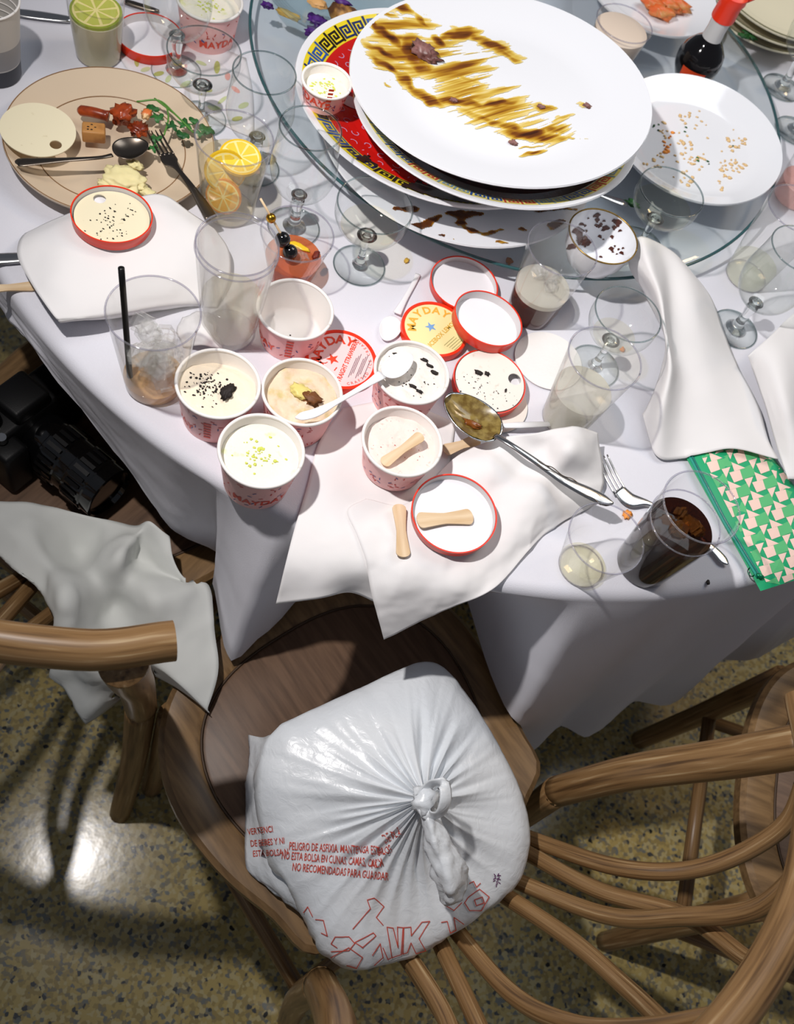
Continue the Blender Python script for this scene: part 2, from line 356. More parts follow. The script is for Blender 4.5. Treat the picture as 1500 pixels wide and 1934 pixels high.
# ------------------------------------------------------------------ table and cloth
t = root('round_table', 'round banquet table covered by the white tablecloth', 'table', (TC.x,TC.y,0))
mk('tabletop', *fixn(*lathe([(TR-.012,.722),(TR-.006,.726),(TR-.006,.742),(TR-.012,.746)], 64, True, True)), OAK, t, auto=40)
mk('pedestal', *fixn(*lathe([(.28,0),(.28,.03),(.07,.07),(.05,.4),(.07,.68),(.2,.722)], 32, True, True)), OAK, t, auto=40)
def cloth():
    def hp(px,py,z):
        q = G(px,py,z)-TC; return (math.atan2(q.x, -q.y), math.hypot(q.x,q.y), z)
    ctl = [(-1.9,.80,.40),(-1.7,.77,.40),(-1.5,.82,.40),(-1.3,.78,.40),(-1.1,.81,.40),(-.80,.74,.60),(-.68,.75,.66)]
    ctl += [hp(60,655,.705), hp(150,768,.655), hp(240,885,.595), hp(325,1000,.53), hp(396,1093,.482), hp(425,1050,.482), hp(440,1252,.480), hp(500,1196,.482)]
    ctl += [(.06,.64,.485),(.18,.60,.485),(.33,.62,.485)]
    ctl += [hp(975,1362,.480)]
    ctl += [hp(1002,1420,.33), hp(1062,1372,.335), hp(1112,1396,.33), hp(1196,1325,.335), hp(1268,1332,.33), hp(1350,1246,.335), hp(1438,1240,.33), hp(1530,1142,.335)]
    ctl += [(1.0,.80,.36),(1.2,.83,.36),(1.4,.78,.36),(1.7,.82,.36)]
    ctl.sort()
    fi = [c[0] for c in ctl]
    NA = 620; NS = 34; NR = 14; V = []; Fs = []
    V.append(Vector((TC.x,TC.y,ZT)))
    A = [-PI+2*PI*i/NA for i in range(NA)]
    def hem(a):
        if a <= fi[0] or a >= fi[-1]: return .79+.03*math.sin(a*21), .38
        k = max(i for i in range(len(fi)) if fi[i] <= a); k = min(k, len(fi)-2)
        t_ = (a-fi[k])/(fi[k+1]-fi[k]); t_ = t_*t_*(3-2*t_)*.6+t_*.4
        return ctl[k][1]+(ctl[k+1][1]-ctl[k][1])*t_, ctl[k][2]+(ctl[k+1][2]-ctl[k][2])*t_
    H_ = [hem(a) for a in A]
    for j in range(1, NR+1):
        r = (TR-.014)*(j/NR)
        for a in A:
            x, y = TC.x+r*math.sin(a), TC.y-r*math.cos(a)
            V.append(Vector((x, y, ZT+.0008*noise.noise(Vector((x*9,y*9,0)))*(r/TR))))
    rows = NR
    for s in range(1, NS+1):
        u = s/NS
        for i, a in enumerate(A):
            rh, zh = H_[i]
            if u < .22:                          # roll over the table edge
                q = u/.22*PI/2; r = TR-.014+.014*math.sin(q); z = ZT-.014+.014*math.cos(q)
            else:
                v = (u-.22)/.78; e = v**.85
                r = TR+(rh-TR)*e; z = ZT-.014+(zh-(ZT-.014))*v
                r += .004*fbm((math.sin(a)*14, math.cos(a)*14, v*3), 3)*v
            V.append(Vector((TC.x+r*math.sin(a), TC.y-r*math.cos(a), z)))
        rows += 1
    for i in range(NA): Fs.append((0, 1+i, 1+(i+1)%NA))
    for j in range(rows-1):
        for i in range(NA):
            k = (i+1) % NA; Fs.append((1+j*NA+i, 1+(j+1)*NA+i, 1+(j+1)*NA+k, 1+j*NA+k))
    o = mk('tablecloth', V, Fs, W_CLOTH)
    tag(o, 'white tablecloth spread over the round table and hanging in folds', 'tablecloth')
    return o
CLOTH = cloth()

# ------------------------------------------------------------------ chairs
def seat_outline(s=0.0, n=96):
    """bistro seat: wide rounded front, narrower rear with an ear at each rear corner; s = inset"""
    P = []
    for i in range(n):
        a = 2*PI*i/n; c, q = math.cos(a), math.sin(a)
        ex = 2.6
        hw = .222-.026*sm(.05,-.20,.2*q); hl = .205+.018*sm(0,-.2,.2*q)
        k = (abs(c/(hw-s))**ex+abs(q/(hl-s))**ex)**(-1/ex)
        x, y = k*c, k*q
        if s == 0:
            for sx in (-1,1):
                d = math.hypot(x-sx*.185, y+.165); e = math.exp(-(d/.036)**2)*.030
                x += sx*e*.8; y -= e*.6
        P.append((x, y))
    return P
def make_chair(label, loc, deg, name='bistro_chair', rods='all', pb=(.186,-.200), lf=(.190,-.235)):
    t = root(name, label, 'chair', loc, math.radians(deg), group='oak bistro chairs around the table')
    n = 96; V = []; Fs = []
    rings = [(.012,.436),(0,.442),(0,.458),(.006,.464),(.036,.4655)]
    for s, z in rings:
        for (x,y) in seat_outline(0, n):
            k = 1-s/.2; V.append(Vector((x*k, y*k, z)))
    for (x,y) in seat_outline(.045, n): V.append(Vector((x,y,.4625)))
    for j in range(len(rings)):
        for i in range(n):
            k = (i+1)%n; Fs.append((j*n+i, j*n+k, (j+1)*n+k, (j+1)*n+i))
    Fs.append(tuple(range(n))[::-1])
    sf = mk('seat_frame', V, Fs, OAK, t, auto=35)
    V = [Vector((x,y,.4632)) for x,y in seat_outline(.0485, n)]+[Vector((x*.98,y*.98,.4645)) for x,y in seat_outline(.0485, n)]+[Vector((x*.5,y*.5,.4600)) for x,y in seat_outline(.05, n)]
    Fs = [(j*n+i, j*n+(i+1)%n, (j+1)*n+(i+1)%n, (j+1)*n+i) for j in range(2) for i in range(n)]+[tuple(2*n+i for i in range(n))]
    mk('seat_panel', V, Fs, OAKS, t)
    q = seat_outline(.0465, n); mk('seat_groove', *tube([Vector((x,y,.4628)) for x,y in q]+[Vector((*q[0],.4628))], .0016, 6), GROOVE, sf)
    for s in (-1,1):
        # rear leg and back post
        post = crom([Vector(p) for p in ((s*pb[0],pb[1],.440),(s*(pb[0]*.72+.079),pb[1]*.72-.084,.58),(s*(pb[0]*.28+.203),pb[1]*.28-.215,.70),(s*.282 if s > 0 else -.246,-.298 if s > 0 else -.318,.785))], 8)
        wood('back_post', post, [.0195+.003*sm(0,1,i/24) for i in range(25)], 16, t)
        leg = crom([Vector(p) for p in ((s*pb[0],pb[1],.447),(s*(pb[0]+lf[0])/2,(pb[1]+lf[1])/2+.008,.22),(s*lf[0],lf[1],0.0))], 8)
        wood('leg', leg, [.0192-.003*i/16 for i in range(17)], 14, t)
        leg = crom([Vector(p) for p in ((s*.160,.150,.440),(s*.168,.160,.22),(s*.178,.172,0.0))], 8)
        wood('leg', leg, [.0192-.003*i/16 for i in range(17)], 14, t)
        wood('stretcher', [Vector((s*.178,-.200,.20)),Vector((s*.168,.158,.20))], .011, 10, t)
    wood('stretcher', [Vector((-.168,.158,.24)),Vector((.168,.158,.24))], .011, 10, t)
    wood('stretcher', [Vector((-.178,-.2,.24)),Vector((.178,-.2,.24))], .011, 10, t)
    rail = crom([Vector(p) for p in ((-.285,-.282,.797),(-.24,-.328,.802),(-.14,-.382,.806),(0,-.405,.808),(.14,-.382,.806),(.25,-.318,.802),(.305,-.258,.797))], 8)
    wood('top_rail', rail, .0182, 20, t, flat=.0185, auto=50)
    if rods:
        for s in (-1,1):
            # two pairs of bent rods leave the rear seat edge on each side and fan out to the post and the rail
            for ri, pts in enumerate((((.106,-.212,.452),(.140,-.300,.555),(.192,-.347,.618),(.255,-.356,.690),(.283,-.322,.752)),
                        ((.092,-.216,.452),(.112,-.305,.530),(.142,-.372,.612),(.120,-.420,.712),(.104,-.398,.800)),
                        ((.046,-.216,.452),(.092,-.325,.548),(.124,-.362,.640),(.158,-.386,.716),(.188,-.368,.800)),
                        ((.030,-.218,.452),(.044,-.318,.545),(.034,-.376,.625),(.010,-.400,.712),(-.022,-.402,.802)))):
                if ri == 0 and not rods == 'all': continue
                yo = .0 if s > 0 else .011
                kx = .84 if (ri == 0 and s < 0) else 1
                path = crom([Vector((s*p[0]*kx, p[1]+(yo if 2 <= i <= 3 else 0), p[2])) for i, p in enumerate(pts)], 8)
                wood('back_rod', path, .0098, 12, t)
    return t
chA = make_chair('oak bistro chair with the white plastic bag on its seat', (.069,.371,0), 59.3)
chB = make_chair('oak bistro chair with black camera on seat and napkin over it', (-.364,.602,0), -14, rods='inner', pb=(.250,-.246), lf=(.250,-.300))
chC = make_chair('oak bistro chair with bare seat beside the tied plastic bag', (.765,.58,0), 95)
# ------------------------------------------------------------------ plastic bag on the chair
BAGM = bpy.data.materials.new('thin_bag_plastic'); BAGM.use_nodes = True
_b = BAGM.node_tree.nodes['Principled BSDF']; _b.inputs['Base Color'].default_value = (*rgb(226,230,234),1); _b.inputs['Roughness'].default_value = .3
_b.inputs['Specular IOR Level'].default_value = .5
def _bagbump():
    nt = BAGM.node_tree; tc = nt.nodes.new('ShaderNodeTexCoord'); n = nt.nodes.new('ShaderNodeTexNoise'); n.inputs['Scale'].default_value = 70; n.inputs['Detail'].default_value = 5; n.inputs['Distortion'].default_value = 1.2
    bp = nt.nodes.new('ShaderNodeBump'); bp.inputs['Strength'].default_value = .30; bp.inputs['Distance'].default_value = .003
    nt.links.new(tc.outputs['Object'], n.inputs['Vector']); nt.links.new(n.outputs['Fac'], bp.inputs['Height']); nt.links.new(bp.outputs[0], _b.inputs['Normal'])
_bagbump()
def bag():
    t = root('plastic_bag', 'tied white plastic takeaway bag with red printing on the chair seat', 'bag', (.09,.36,.466))
    out = [(530,1368),(600,1335),(700,1290),(760,1262),(800,1250),(832,1256),(865,1290),(905,1345),(955,1430),(985,1500),(1000,1560),(996,1625),(970,1680),(890,1760),(800,1803),(720,1822),(688,1830),(645,1815),(605,1780),(572,1715),(520,1630),(492,1540),(488,1470),(500,1405)]
    zs = [.575,.58,.585,.585,.585,.58,.575,.565,.555,.545,.535,.525,.515,.505,.50,.50,.50,.505,.51,.52,.535,.55,.565,.572]
    K = G(800,1512,.640); ring = [G(x,y,z) for (x,y),z in zip(out,zs)]
    ring = crom(ring+[ring[0]], 10)[:-1]
    ang = sorted((math.atan2(p.y-K.y,p.x-K.x), math.hypot(p.x-K.x,p.y-K.y), p.z) for p in ring)
    aa = np.array([a[0] for a in ang]); rr = np.array([a[1] for a in ang]); zz = np.array([a[2] for a in ang])
    N = 360; th = np.linspace(-PI,PI,N,endpoint=False)
    R_ = np.interp(th, aa, rr, period=2*PI); Z_ = np.interp(th, aa, zz, period=2*PI)
    cen = sum(ring, Vector())/len(ring)
    prof = [(.03,0,0),(.07,0,.10),(.13,0,.24),(.2,0,.38),(.3,0,.54),(.4,0,.65),(.5,0,.73),(.6,0,.80),(.7,0,.85),(.8,0,.90),(.88,0,.94),(.94,0,.97),(.98,0,.99),(1,0,1)]
    V, Fs = [], []
    rows = []
    for k, (f, _, d) in enumerate(prof):
        row = []
        for i in range(N):
            a = th[i]; x, y = K.x+R_[i]*f*math.cos(a), K.y+R_[i]*f*math.sin(a); zsh = Z_[i]+.012
            z = K.z-(K.z-zsh)*d if f < .85 else None
            if z is None:
                z0 = K.z-(K.z-zsh)*.93; q = (f-.85)/.15; z = z0+(Z_[i]-z0)*q**1.6
            pl = .0085*(1-abs(noise.noise(Vector((math.cos(a)*5.5, math.sin(a)*5.5, 1+f*.8))))*2.6)*math.exp(-((f-.2)/.34)**2)
            pl += .0028*noise.noise(Vector((math.cos(a)*15, math.sin(a)*15, 4+f*1.5)))*math.exp(-f*1.6)
            pl += .0022*fbm((x*38,y*38,2.2),3)*sm(.15,.6,f)
            row.append(Vector((x,y,z+pl)))
        rows.append(row)
    for (sc, fz) in ((1.004,.72),(.985,.42),(.955,.14),(.93,0)):
        row = []
        for i in range(N):
            p = rows[len(prof)-1][i]; zb = .4675
            x, y = cen.x+(p.x-cen.x)*sc, cen.y+(p.y-cen.y)*sc
            w_ = .004*fbm((x*30,y*30,fz*5),3)
            row.append(Vector((x+w_, y+w_, zb+(p.z-zb)*fz)))
        rows.append(row)
    ex_, ey_, c_ = Vector((.5105,.8599,0)), Vector((-.8599,.5105,0)), Vector((.069,.371,0))
    for r in rows:
        for v in r:                               # the bag leans against the chair back, never through it
            ly = (Vector((v.x,v.y,0))-c_).dot(ey_); lim = -.196-max(0,v.z-.452)*.84
            if ly < lim: v += ey_*(lim-ly)
        V += r
    for j in range(len(rows)-1):
        for i in range(N):
            k = (i+1)%N; Fs.append((j*N+i, (j+1)*N+i, (j+1)*N+k, j*N+k))
    Fs.append(tuple(range(N))[::-1]); Fs.append(tuple((len(rows)-1)*N+i for i in range(N)))
    body = mk('bag_body', *fixn(V, Fs), BAGM, t, world=True)
    # slack fold of the bag lying on the seat at the left
    fl_ = sheet('bag_fold', [[(470,1388,.470),(500,1392,.50),(540,1380,.53)],[(465,1480,.4705),(490,1480,.51),(530,1480,.54)],[(463,1560,.4705),(500,1570,.505),(540,1570,.53)],[(468,1640,.469),(520,1660,.495),(570,1670,.515)],[(500,1668,.469),(560,1720,.485),(600,1740,.50)]], BAGM, 8, .003, 40, 3, .0006, False)
    fl_.parent = t; bpy.context.view_layer.update(); fl_.matrix_parent_inverse = t.matrix_world.inverted()
    # knot, loop and loose tails
    V, Fs = blob(K+Vector((0,0,.006)), .013, .5, 3, 3, (1,1.15,.9), 3); kn = mk('knot', V, Fs, BAGM, t, world=True)
    lp = crom([G(795,1505,.648),G(815,1480,.660),G(838,1483,.672),G(842,1510,.672),G(832,1535,.660),G(812,1538,.650),G(798,1520,.648)], 6)
    V, Fs = tube(lp, [.008]*len(lp), 8, flat=[.0016]*len(lp), up=Vector((.6,-.4,.7))); mk('knot_loop', V, Fs, BAGM, t, world=True)
    for ctrl, sd in (([[(790,1520,.645),(806,1522,.650),(822,1524,.645)],[(798,1570,.632),(818,1575,.645),(845,1572,.632)],[(808,1620,.618),(835,1628,.635),(872,1618,.618)],[(822,1670,.60),(850,1680,.622),(886,1650,.602)],[(838,1708,.588),(855,1712,.598),(872,1700,.592)]], 5),):
        o = sheet('loose_tail', ctrl, BAGM, 8, .004, 60, sd, .0006, False); o.parent = t; o.matrix_parent_inverse = t.matrix_world.inverted()
    bv = bvh_of([body, fl_]); INK = mat('red_bag_ink', rgb(205,84,70), .45)
    P = []
    P += text_px('VERTENCI', 470,1577,17,-8, .01,.62)+text_px('DE BEBES Y NI', 475,1599,17,-6,.01,.6)+text_px('ESTA BOLSA N', 479,1618,17,-4,.01,.6)
    P += text_px('PELIGRO DE ASFIXIA, MANTENGA ESTA', 546,1604,21,3,.01,.475)+text_px('B LOS', 715,1616,21,-14,.01,.5)+text_px('DE PLÁ', 727,1592,21,-24,.01,.55)
    P += text_px('NO ESTA BOLSA EN CUNAS, CAMAS, CAR', 532,1621,21,5,.01,.46)+text_px('ALIM', 703,1640,21,-14,.01,.5)
    P += text_px('NO RECOMENDADAS PARA GUARDAR', 552,1643,21,6,.01,.49)
    decal('warning_print', bv, P, INK, t, .0012)
    c8 = lambda L: [(450+x/2.727, 1400+y/2.727) for x, y in L]
    lines = [[(400,915),(440,920),(460,1000),(430,985)],[(480,1080),(570,1075),(600,1040),(570,1005),(500,1005),(480,1040),(510,1060)],[(590,965),(680,860),(665,815),(700,805),(750,850),(710,905),(745,945)],[(600,1035),(695,985),(708,1000),(640,1060),(600,1035)],
             [(765,955),(790,1110),(770,1120),(745,1060)],[(765,955),(795,960),(822,1060),(818,955),(848,958),(838,1095),(792,1110)],[(852,958),(846,1092),(870,1085),(888,1035),(915,1090),(965,1075),(930,1015),(985,925),(945,930),(890,1000),(888,955),(852,958)],
             [(480,1110),(570,1060),(640,1110),(610,1165),(560,1150)],[(690,1100),(730,1040),(745,1110),(700,1150)],[(1045,930),(1075,925),(1090,985),(1120,970),(1110,905),(1160,940)],[(1185,800),(1240,760),(1290,800),(1250,870),(1190,870),(1165,830),(1185,800)],[(1215,815),(1255,800),(1265,830),(1225,845),(1215,815)],[(1060,840),(1110,870),(1150,830)],[(340,880),(360,850),(385,900)],[(1190,730),(1210,720),(1225,750),(1245,730)]]
    P = []
    for l in lines: P += ribbon2(c8(l), 1.7)
    Q = []
    for q in P:                                   # split long strokes so they follow the crumpled film
        (a,b,c,d) = q
        L = max(1, int(math.hypot(d[0]-a[0], d[1]-a[1])/6))
        for i in range(L):
            u0, u1 = i/L, (i+1)/L; m_ = lambda p,r,u: (p[0]+(r[0]-p[0])*u, p[1]+(r[1]-p[1])*u)
            Q.append([m_(a,d,u0), m_(b,c,u0), m_(b,c,u1), m_(a,d,u1)])
    decal('outline_lettering', bv, Q, INK, t, .0012)
    pv = [c8([(1330+14*math.cos(i*1.3)*k, 690+18*math.sin(i*1.3)*k+i*3) for k in (.6,1.4)]) for i in range(12)]
    P = []
    for l in pv: P += ribbon2(l, 1.6)
    decal('purple_smudge', bv, P, mat('purple_ink', rgb(92,40,92), .5), t, .0012)
bag()

# ------------------------------------------------------------------ black camera on the left chair
def camera_prop():
    o0 = G(60,806,.512); ax = G(180,906,.512)-o0; rz = math.atan2(ax.y, ax.x)
    t = root('photo_camera', 'black photo camera with thick lens lying on a chair seat', 'camera', (o0.x,o0.y,.4665), rz)
    def rb(name, c, s, m=BLACKP, par=t):
        V, Fs = box(c, s); o = mk(name, V, Fs, m, par); b = o.modifiers.new('bevel','BEVEL'); b.width = .006; b.segments = 3; return o
    rb('camera_body', (-.012,0,.046), (.052,.138,.090)); rb('grip', (.020,-.052,.042), (.034,.036,.080)); rb('prism_hump', (-.012,0,.098), (.05,.055,.026))
    rb('battery_grip', (-.012,.06,.03), (.05,.03,.06))
    V, Fs = lathe([(.012,.088),(.012,.098),(.0105,.1)], 24, False, True); mk('dial', [v+Vector((-.012,-.045,.002)) for v in V], Fs, BLACKG, t, auto=40)
    V, Fs = lathe([(.006,.088),(.006,.097)], 20, False, True); mk('shutter_button', [v+Vector((.012,-.052,-.003)) for v in V], Fs, SILV, t, auto=40)
    prof = [(.034,.012),(.036,.02),(.036,.040),(.0385,.042),(.0385,.070),(.037,.072),(.037,.086),(.0395,.088),(.0395,.118),(.038,.120),(.038,.135),(.034,.136),(.032,.130)]
    V, Fs = lathe(prof, 48, False, True); rot = lambda v: Vector((v.z, v.x, v.y+.0405))
    ln = mk('lens', *fixn([rot(v) for v in V], Fs), BLACKG, t, auto=30)
    for z0 in (.046,.092):
        V, Fs = [], []
        for i in range(48):
            if i % 2: continue
            a, b = 2*PI*i/48, 2*PI*(i+1)/48
            r = .0412
            k = len(V); V += [rot(Vector((r*math.cos(q), r*math.sin(q), z))) for q, z in ((a,z0),(b,z0),(b,z0+.022),(a,z0+.022))]; Fs.append((k,k+1,k+2,k+3))
        mk('lens_grip_ring', V, Fs, BLACKP, ln, smooth=False)['kind'] = 'stuff'
camera_prop()
# ------------------------------------------------------------------ napkin over the left chair
o = sheet('cloth_napkin', [
 [(-40,950,.500),(60,950,.505),(170,975,.500),(255,992,.515),(285,985,.540),(318,1015,.53)],
 [(-40,1020,.490),(60,1015,.515),(150,1050,.475),(222,1055,.545),(262,1060,.500),(345,1092,.52)],
 [(-30,1090,.500),(80,1100,.505),(128,1120,.545),(215,1140,.482),(290,1130,.538),(396,1104,.512)],
 [(-20,1180,.490),(80,1190,.500),(130,1190,.520),(208,1190,.480),(300,1210,.505),(404,1184,.500)],
 [(30,1260,.460),(120,1245,.470),(160,1260,.490),(240,1250,.450),(320,1280,.490),(412,1268,.492)],
 [(132,1262,.430),(170,1375,.380),(215,1312,.420),(262,1305,.445),(320,1352,.478),(385,1360,.478)]], W_NAP2, 12, .005, 14, 2, .001, False, crease=.003)
_a = math.radians(-14); _x, _y, _c = Vector((math.cos(_a),math.sin(_a),0)), Vector((-math.sin(_a),math.cos(_a),0)), Vector((-.364,.602,0))
for v in o.data.vertices:                         # it stays on the seat side of the chair's rods and post
    q = Vector((v.co.x,v.co.y,0))-_c; lx, ly = q.dot(_x), q.dot(_y)
    lim = -.188-max(0,v.co.z-.452)*.80
    if lx > .118: lim -= .12*sm(.118,.150,lx)
    if lx > .195: lim = max(lim, -.310+.102*sm(.195,.222,lx))
    if ly < lim: v.co += _y*(lim-ly); ly = lim
    if abs(lx) < .236 and ly > -.238: v.co.z = max(v.co.z, .4705)
tag(o, 'crumpled white cloth napkin draped over the chair holding the camera', 'napkin', 'cloth napkins')
# ------------------------------------------------------------------ lazy susan
ZS = .788                                        # top of the glass turntable
SC = Vector((-.102,1.252,0))
t = root('lazy_susan', 'round glass lazy susan with green edge under the stacked plates', 'turntable', (SC.x,SC.y,ZT))
mk('glass_disc', *fixn(*lathe([(.378,.026),(.384,.028),(.385,.031),(.384,.034),(.378,.036)], 160, True, True)), clear('turntable_glass', (.945,.968,.97), 1.0, .02, 1.5), t, auto=30)
mk('disc_edge', *tube([Vector((.3848*math.cos(2*PI*i/160), .3848*math.sin(2*PI*i/160), .031)) for i in range(161)], .0021, 8), mat('green_glass_edge', rgb(52,90,94), .1, spec=.6), t)
mk('swivel_base', *fixn(*lathe([(.15,.0012),(.15,.012),(.10,.026)], 64, True, True)), SILVD, t, auto=30)

# ------------------------------------------------------------------ plates
def tiltq(tx, ty, rz=0): return Vector((0,0,1)).rotation_difference(Vector((tx,ty,1)).normalized()) @ Quaternion((0,0,1), rz)
def plate_prof(R, h=.024, well=.62, lip=0.0):
    return [(R*.50,0),(R*.56,0),(R*(well+.02),h*.08),(R*(well+.12),h*.42-.0035),(R*.985,h-.004),(R,h-.001),(R*.995,h+.001),(R*.97,h),(R*(well+.10),h*.42),(R*well,h*.26),(R*(well-.06),h*.20),(R*.3,h*.18),(.002,h*.18)]
def plate_z(R, h, r, well=.62):
    pts = [(0,h*.18),(R*.3,h*.18),(R*(well-.06),h*.20),(R*well,h*.26),(R*(well+.10),h*.42),(R*.97,h),(R*1.01,h+.001)]
    for (a,za),(b,zb) in zip(pts[:-1],pts[1:]):
        if r <= b: return za+(zb-za)*(r-a)/(b-a)
    return h
def plate(name, label, c, R, h=.024, tx=0, ty=0, m=PORC, well=.62, cat='plate', group=None, body='plate_body'):
    """c = centre of the rim plane"""
    q = tiltq(tx, ty); loc = Vector(c)-(q @ Vector((0,0,h)))
    t = root(name, label, cat, loc, group=group, quat=q)
    mk(body, *fixn(*lathe(plate_prof(R, h, well), 96, True, True)), m, t, auto=50)
    return t
def polar_mesh(name, cells, zf, off, mats, mi, parent):
    """cells: polygons in (theta, r), mapped on to a plate"""
    V, Fs = [], []
    for pl in cells:
        k = len(V); V += [Vector((r*math.cos(a), r*math.sin(a), zf(r)+off)) for a, r in pl]; Fs.append(tuple(range(k,k+len(pl))))
    return mk(name, V, Fs, mats, parent, smooth=False, mi=mi)
KEY = [[(.06,.0),(.06,1)],[(.06,.92),(.88,.92)],[(.88,.92),(.88,.22)],[(.88,.22),(.34,.22)],[(.34,.22),(.34,.66)],[(.34,.66),(.62,.66)],[(.62,.66),(.62,.44)]]
def greek(parent, R, h, r1, r2, n, base, inks, well=.62):
    zf = lambda r: plate_z(R, h, r, well)
    cells = [[(2*PI*i/120,r1),(2*PI*(i+1)/120,r1),(2*PI*(i+1)/120,r2),(2*PI*i/120,r2)] for i in range(120)]
    polar_mesh('rim_band', cells, zf, .0006, base, None, parent)
    cells, mi = [], []
    d = (r2-r1)
    for i in range(n):
        a0, a1 = 2*PI*i/n, 2*PI*(i+.95)/n; w2 = .15
        for (u0,v0),(u1,v1) in [(a,b) for a,b in KEY]:
            du = w2*d/((a1-a0)*r1) * .5; dv = w2*.5
            ua, ub, va, vb = min(u0,u1)-du, max(u0,u1)+du, min(v0,v1)-dv*.9, max(v0,v1)+dv*.9
            f = lambda u, v: (a0+(a1-a0)*u, r2-d*(.1+.8*v))
            cells.append([f(ua,va),f(ub,va),f(ub,vb),f(ua,vb)]); mi.append((i//2) % len(inks))
    polar_mesh('greek_key_print', cells, zf, .0010, inks, mi, parent)
def smear(parent, R, h, well, n, dens, off=.0007, thick=.0012, name='sauce_smear', m=SAUCE, cut=.2, box_=None):
    """sauce film that follows the plate; dens(px,py) read in photo pixels at the plate surface"""
    bpy.context.view_layer.update(); mw = parent.matrix_world
    idx, V, D, Fs = {}, [], [], []
    for j in range(n):
        for i in range(n):
            x, y = R*(2*i/(n-1)-1), R*(2*j/(n-1)-1); r = math.hypot(x,y)
            if r > R*.97: continue
            p = Vector((x,y,plate_z(R,h,r,well))); px, py = PX(mw @ p); d = dens(px,py)
            if d < cut: continue
            idx[(i,j)] = len(V); V.append(p+Vector((0,0,off+thick*min(1,max(0,d-cut))))); D.append(d)
    for (i,j) in idx:
        k = [(i,j),(i+1,j),(i+1,j+1),(i,j+1)]
        if all(q in idx for q in k): Fs.append([idx[q] for q in k])
    if Fs:
        o = mk(name, V, Fs, m, parent, dens=D); o['kind'] = 'stuff'; return o
def segd(px,py,a,b):
    dx,dy = b[0]-a[0], b[1]-a[1]; l2 = dx*dx+dy*dy or 1; t_ = max(0,min(1,((px-a[0])*dx+(py-a[1])*dy)/l2))
    return math.hypot(px-a[0]-t_*dx, py-a[1]-t_*dy)
def stroked(strokes, px, py):
    m_ = 0
    for pts, w_, amp in strokes:
        if px < min(p[0] for p in pts)-3*w_ or px > max(p[0] for p in pts)+3*w_ or py < min(p[1] for p in pts)-3*w_ or py > max(p[1] for p in pts)+3*w_: continue
        d = min(segd(px,py,a,b) for a,b in zip(pts[:-1],pts[1:])); m_ = max(m_, amp*math.exp(-(d/w_)**2))
    return m_

# lowest plate
pl = plate('serving_plate', 'lowest plate of the stack, white with brown sauce on its rim', (-.125,1.010,.814), .176, .022, .0, .02, group='stacked serving plates')
smear(pl, .176, .022, .62, 240, lambda x,y: .9*(sm(.05,.3,fbm((x*.012,y*.03,5),3)))*(1 if y > 380 else 0), cut=.3)
# red patterned plate
pr = plate('serving_plate', 'red patterned plate with yellow greek key border in the stack', (-.164,1.022,.8445), .182, .022, .02, .07, PORC, .70, group='stacked serving plates')
zf = lambda r: plate_z(.182,.022,r,.70)
cells = [[(2*PI*i/96,.004),(2*PI*(i+1)/96,.004),(2*PI*(i+1)/96,rb),(2*PI*i/96,rb)] for i in range(96) for rb in (.06,)]
cells += [[(2*PI*i/96,ra),(2*PI*(i+1)/96,ra),(2*PI*(i+1)/96,rb),(2*PI*i/96,rb)] for i in range(96) for ra,rb in ((.06,.10),(.10,.118),(.118,.128),(.128,.150))]
polar_mesh('red_ground', cells, zf, .0005, REDG, None, pr)
greek(pr, .182, .022, .150, .173, 44, YEL, [NAVY, BLK, BLUEG], .70)
cells = []
for rr_, n_, s_ in ((.141,42,.0052),(.126,36,.0052),(.108,30,.0055),(.094,26,.0055)):
    for i in range(n_):
        a = 2*PI*i/n_+rr_*30; cx_, cy_ = rr_*math.cos(a), rr_*math.sin(a); st = a*3+i*1.7
        pts = [(cx_+s_*(1-.05*k)*math.cos(st+k*.55), cy_+s_*(1-.05*k)*math.sin(st+k*.55)) for k in range(9)]
        for q in ribbon2(pts, .0011): cells.append([(math.atan2(y,x), math.hypot(x,y)) for x,y in q])
polar_mesh('scroll_print', cells, zf, .0011, LILAC, None, pr)
V = [Vector((.014*math.cos(a)*1.5-.098, .010*math.sin(a)-.055, 0)) for a in [2*PI*i/24 for i in range(24)]]
mk('white_medallion', [Vector((v.x,v.y,zf(math.hypot(v.x,v.y))+.0013)) for v in V], [tuple(range(24))], PORC, pr, smooth=False)
smear(pr, .182, .022, .70, 110, lambda x,y: .95*sm(-.35,.25,fbm((x*.012,y*.012,9),3)+(x-760)/200+(y-320)/300-.1), off=.0016, m=DARKS, name='dark_sauce_pool', cut=.5)
# pale patterned plate
ps = plate('serving_plate', 'pale plate with pastel greek key border under the sauce-smeared platter', (-.0955,1.016,.8745), .1750, .022, -.075, .055, PORC, .70, group='stacked serving plates')
greek(ps, .1755, .022, .150, .166, 52, PYEL, [PRED, PBLUE, BLUEG], .70)
smear(ps, .1755, .022, .70, 90, lambda x,y: .9+.2*fbm((x*.01,y*.01,3),2), off=.0004, m=DARKS, name='dark_sauce_pool', cut=.5) if False else None
cells = [[(2*PI*i/96,ra),(2*PI*(i+1)/96,ra),(2*PI*(i+1)/96,rb),(2*PI*i/96,rb)] for i in range(96) for ra,rb in ((.09,.118),(.118,.134),(.134,.149))]
polar_mesh('dark_sauce_film', cells, lambda r: plate_z(.1755,.022,r,.70), .0008, mat('maroon_sauce_film', rgb(58,18,12), .12, coat=.4), None, ps)
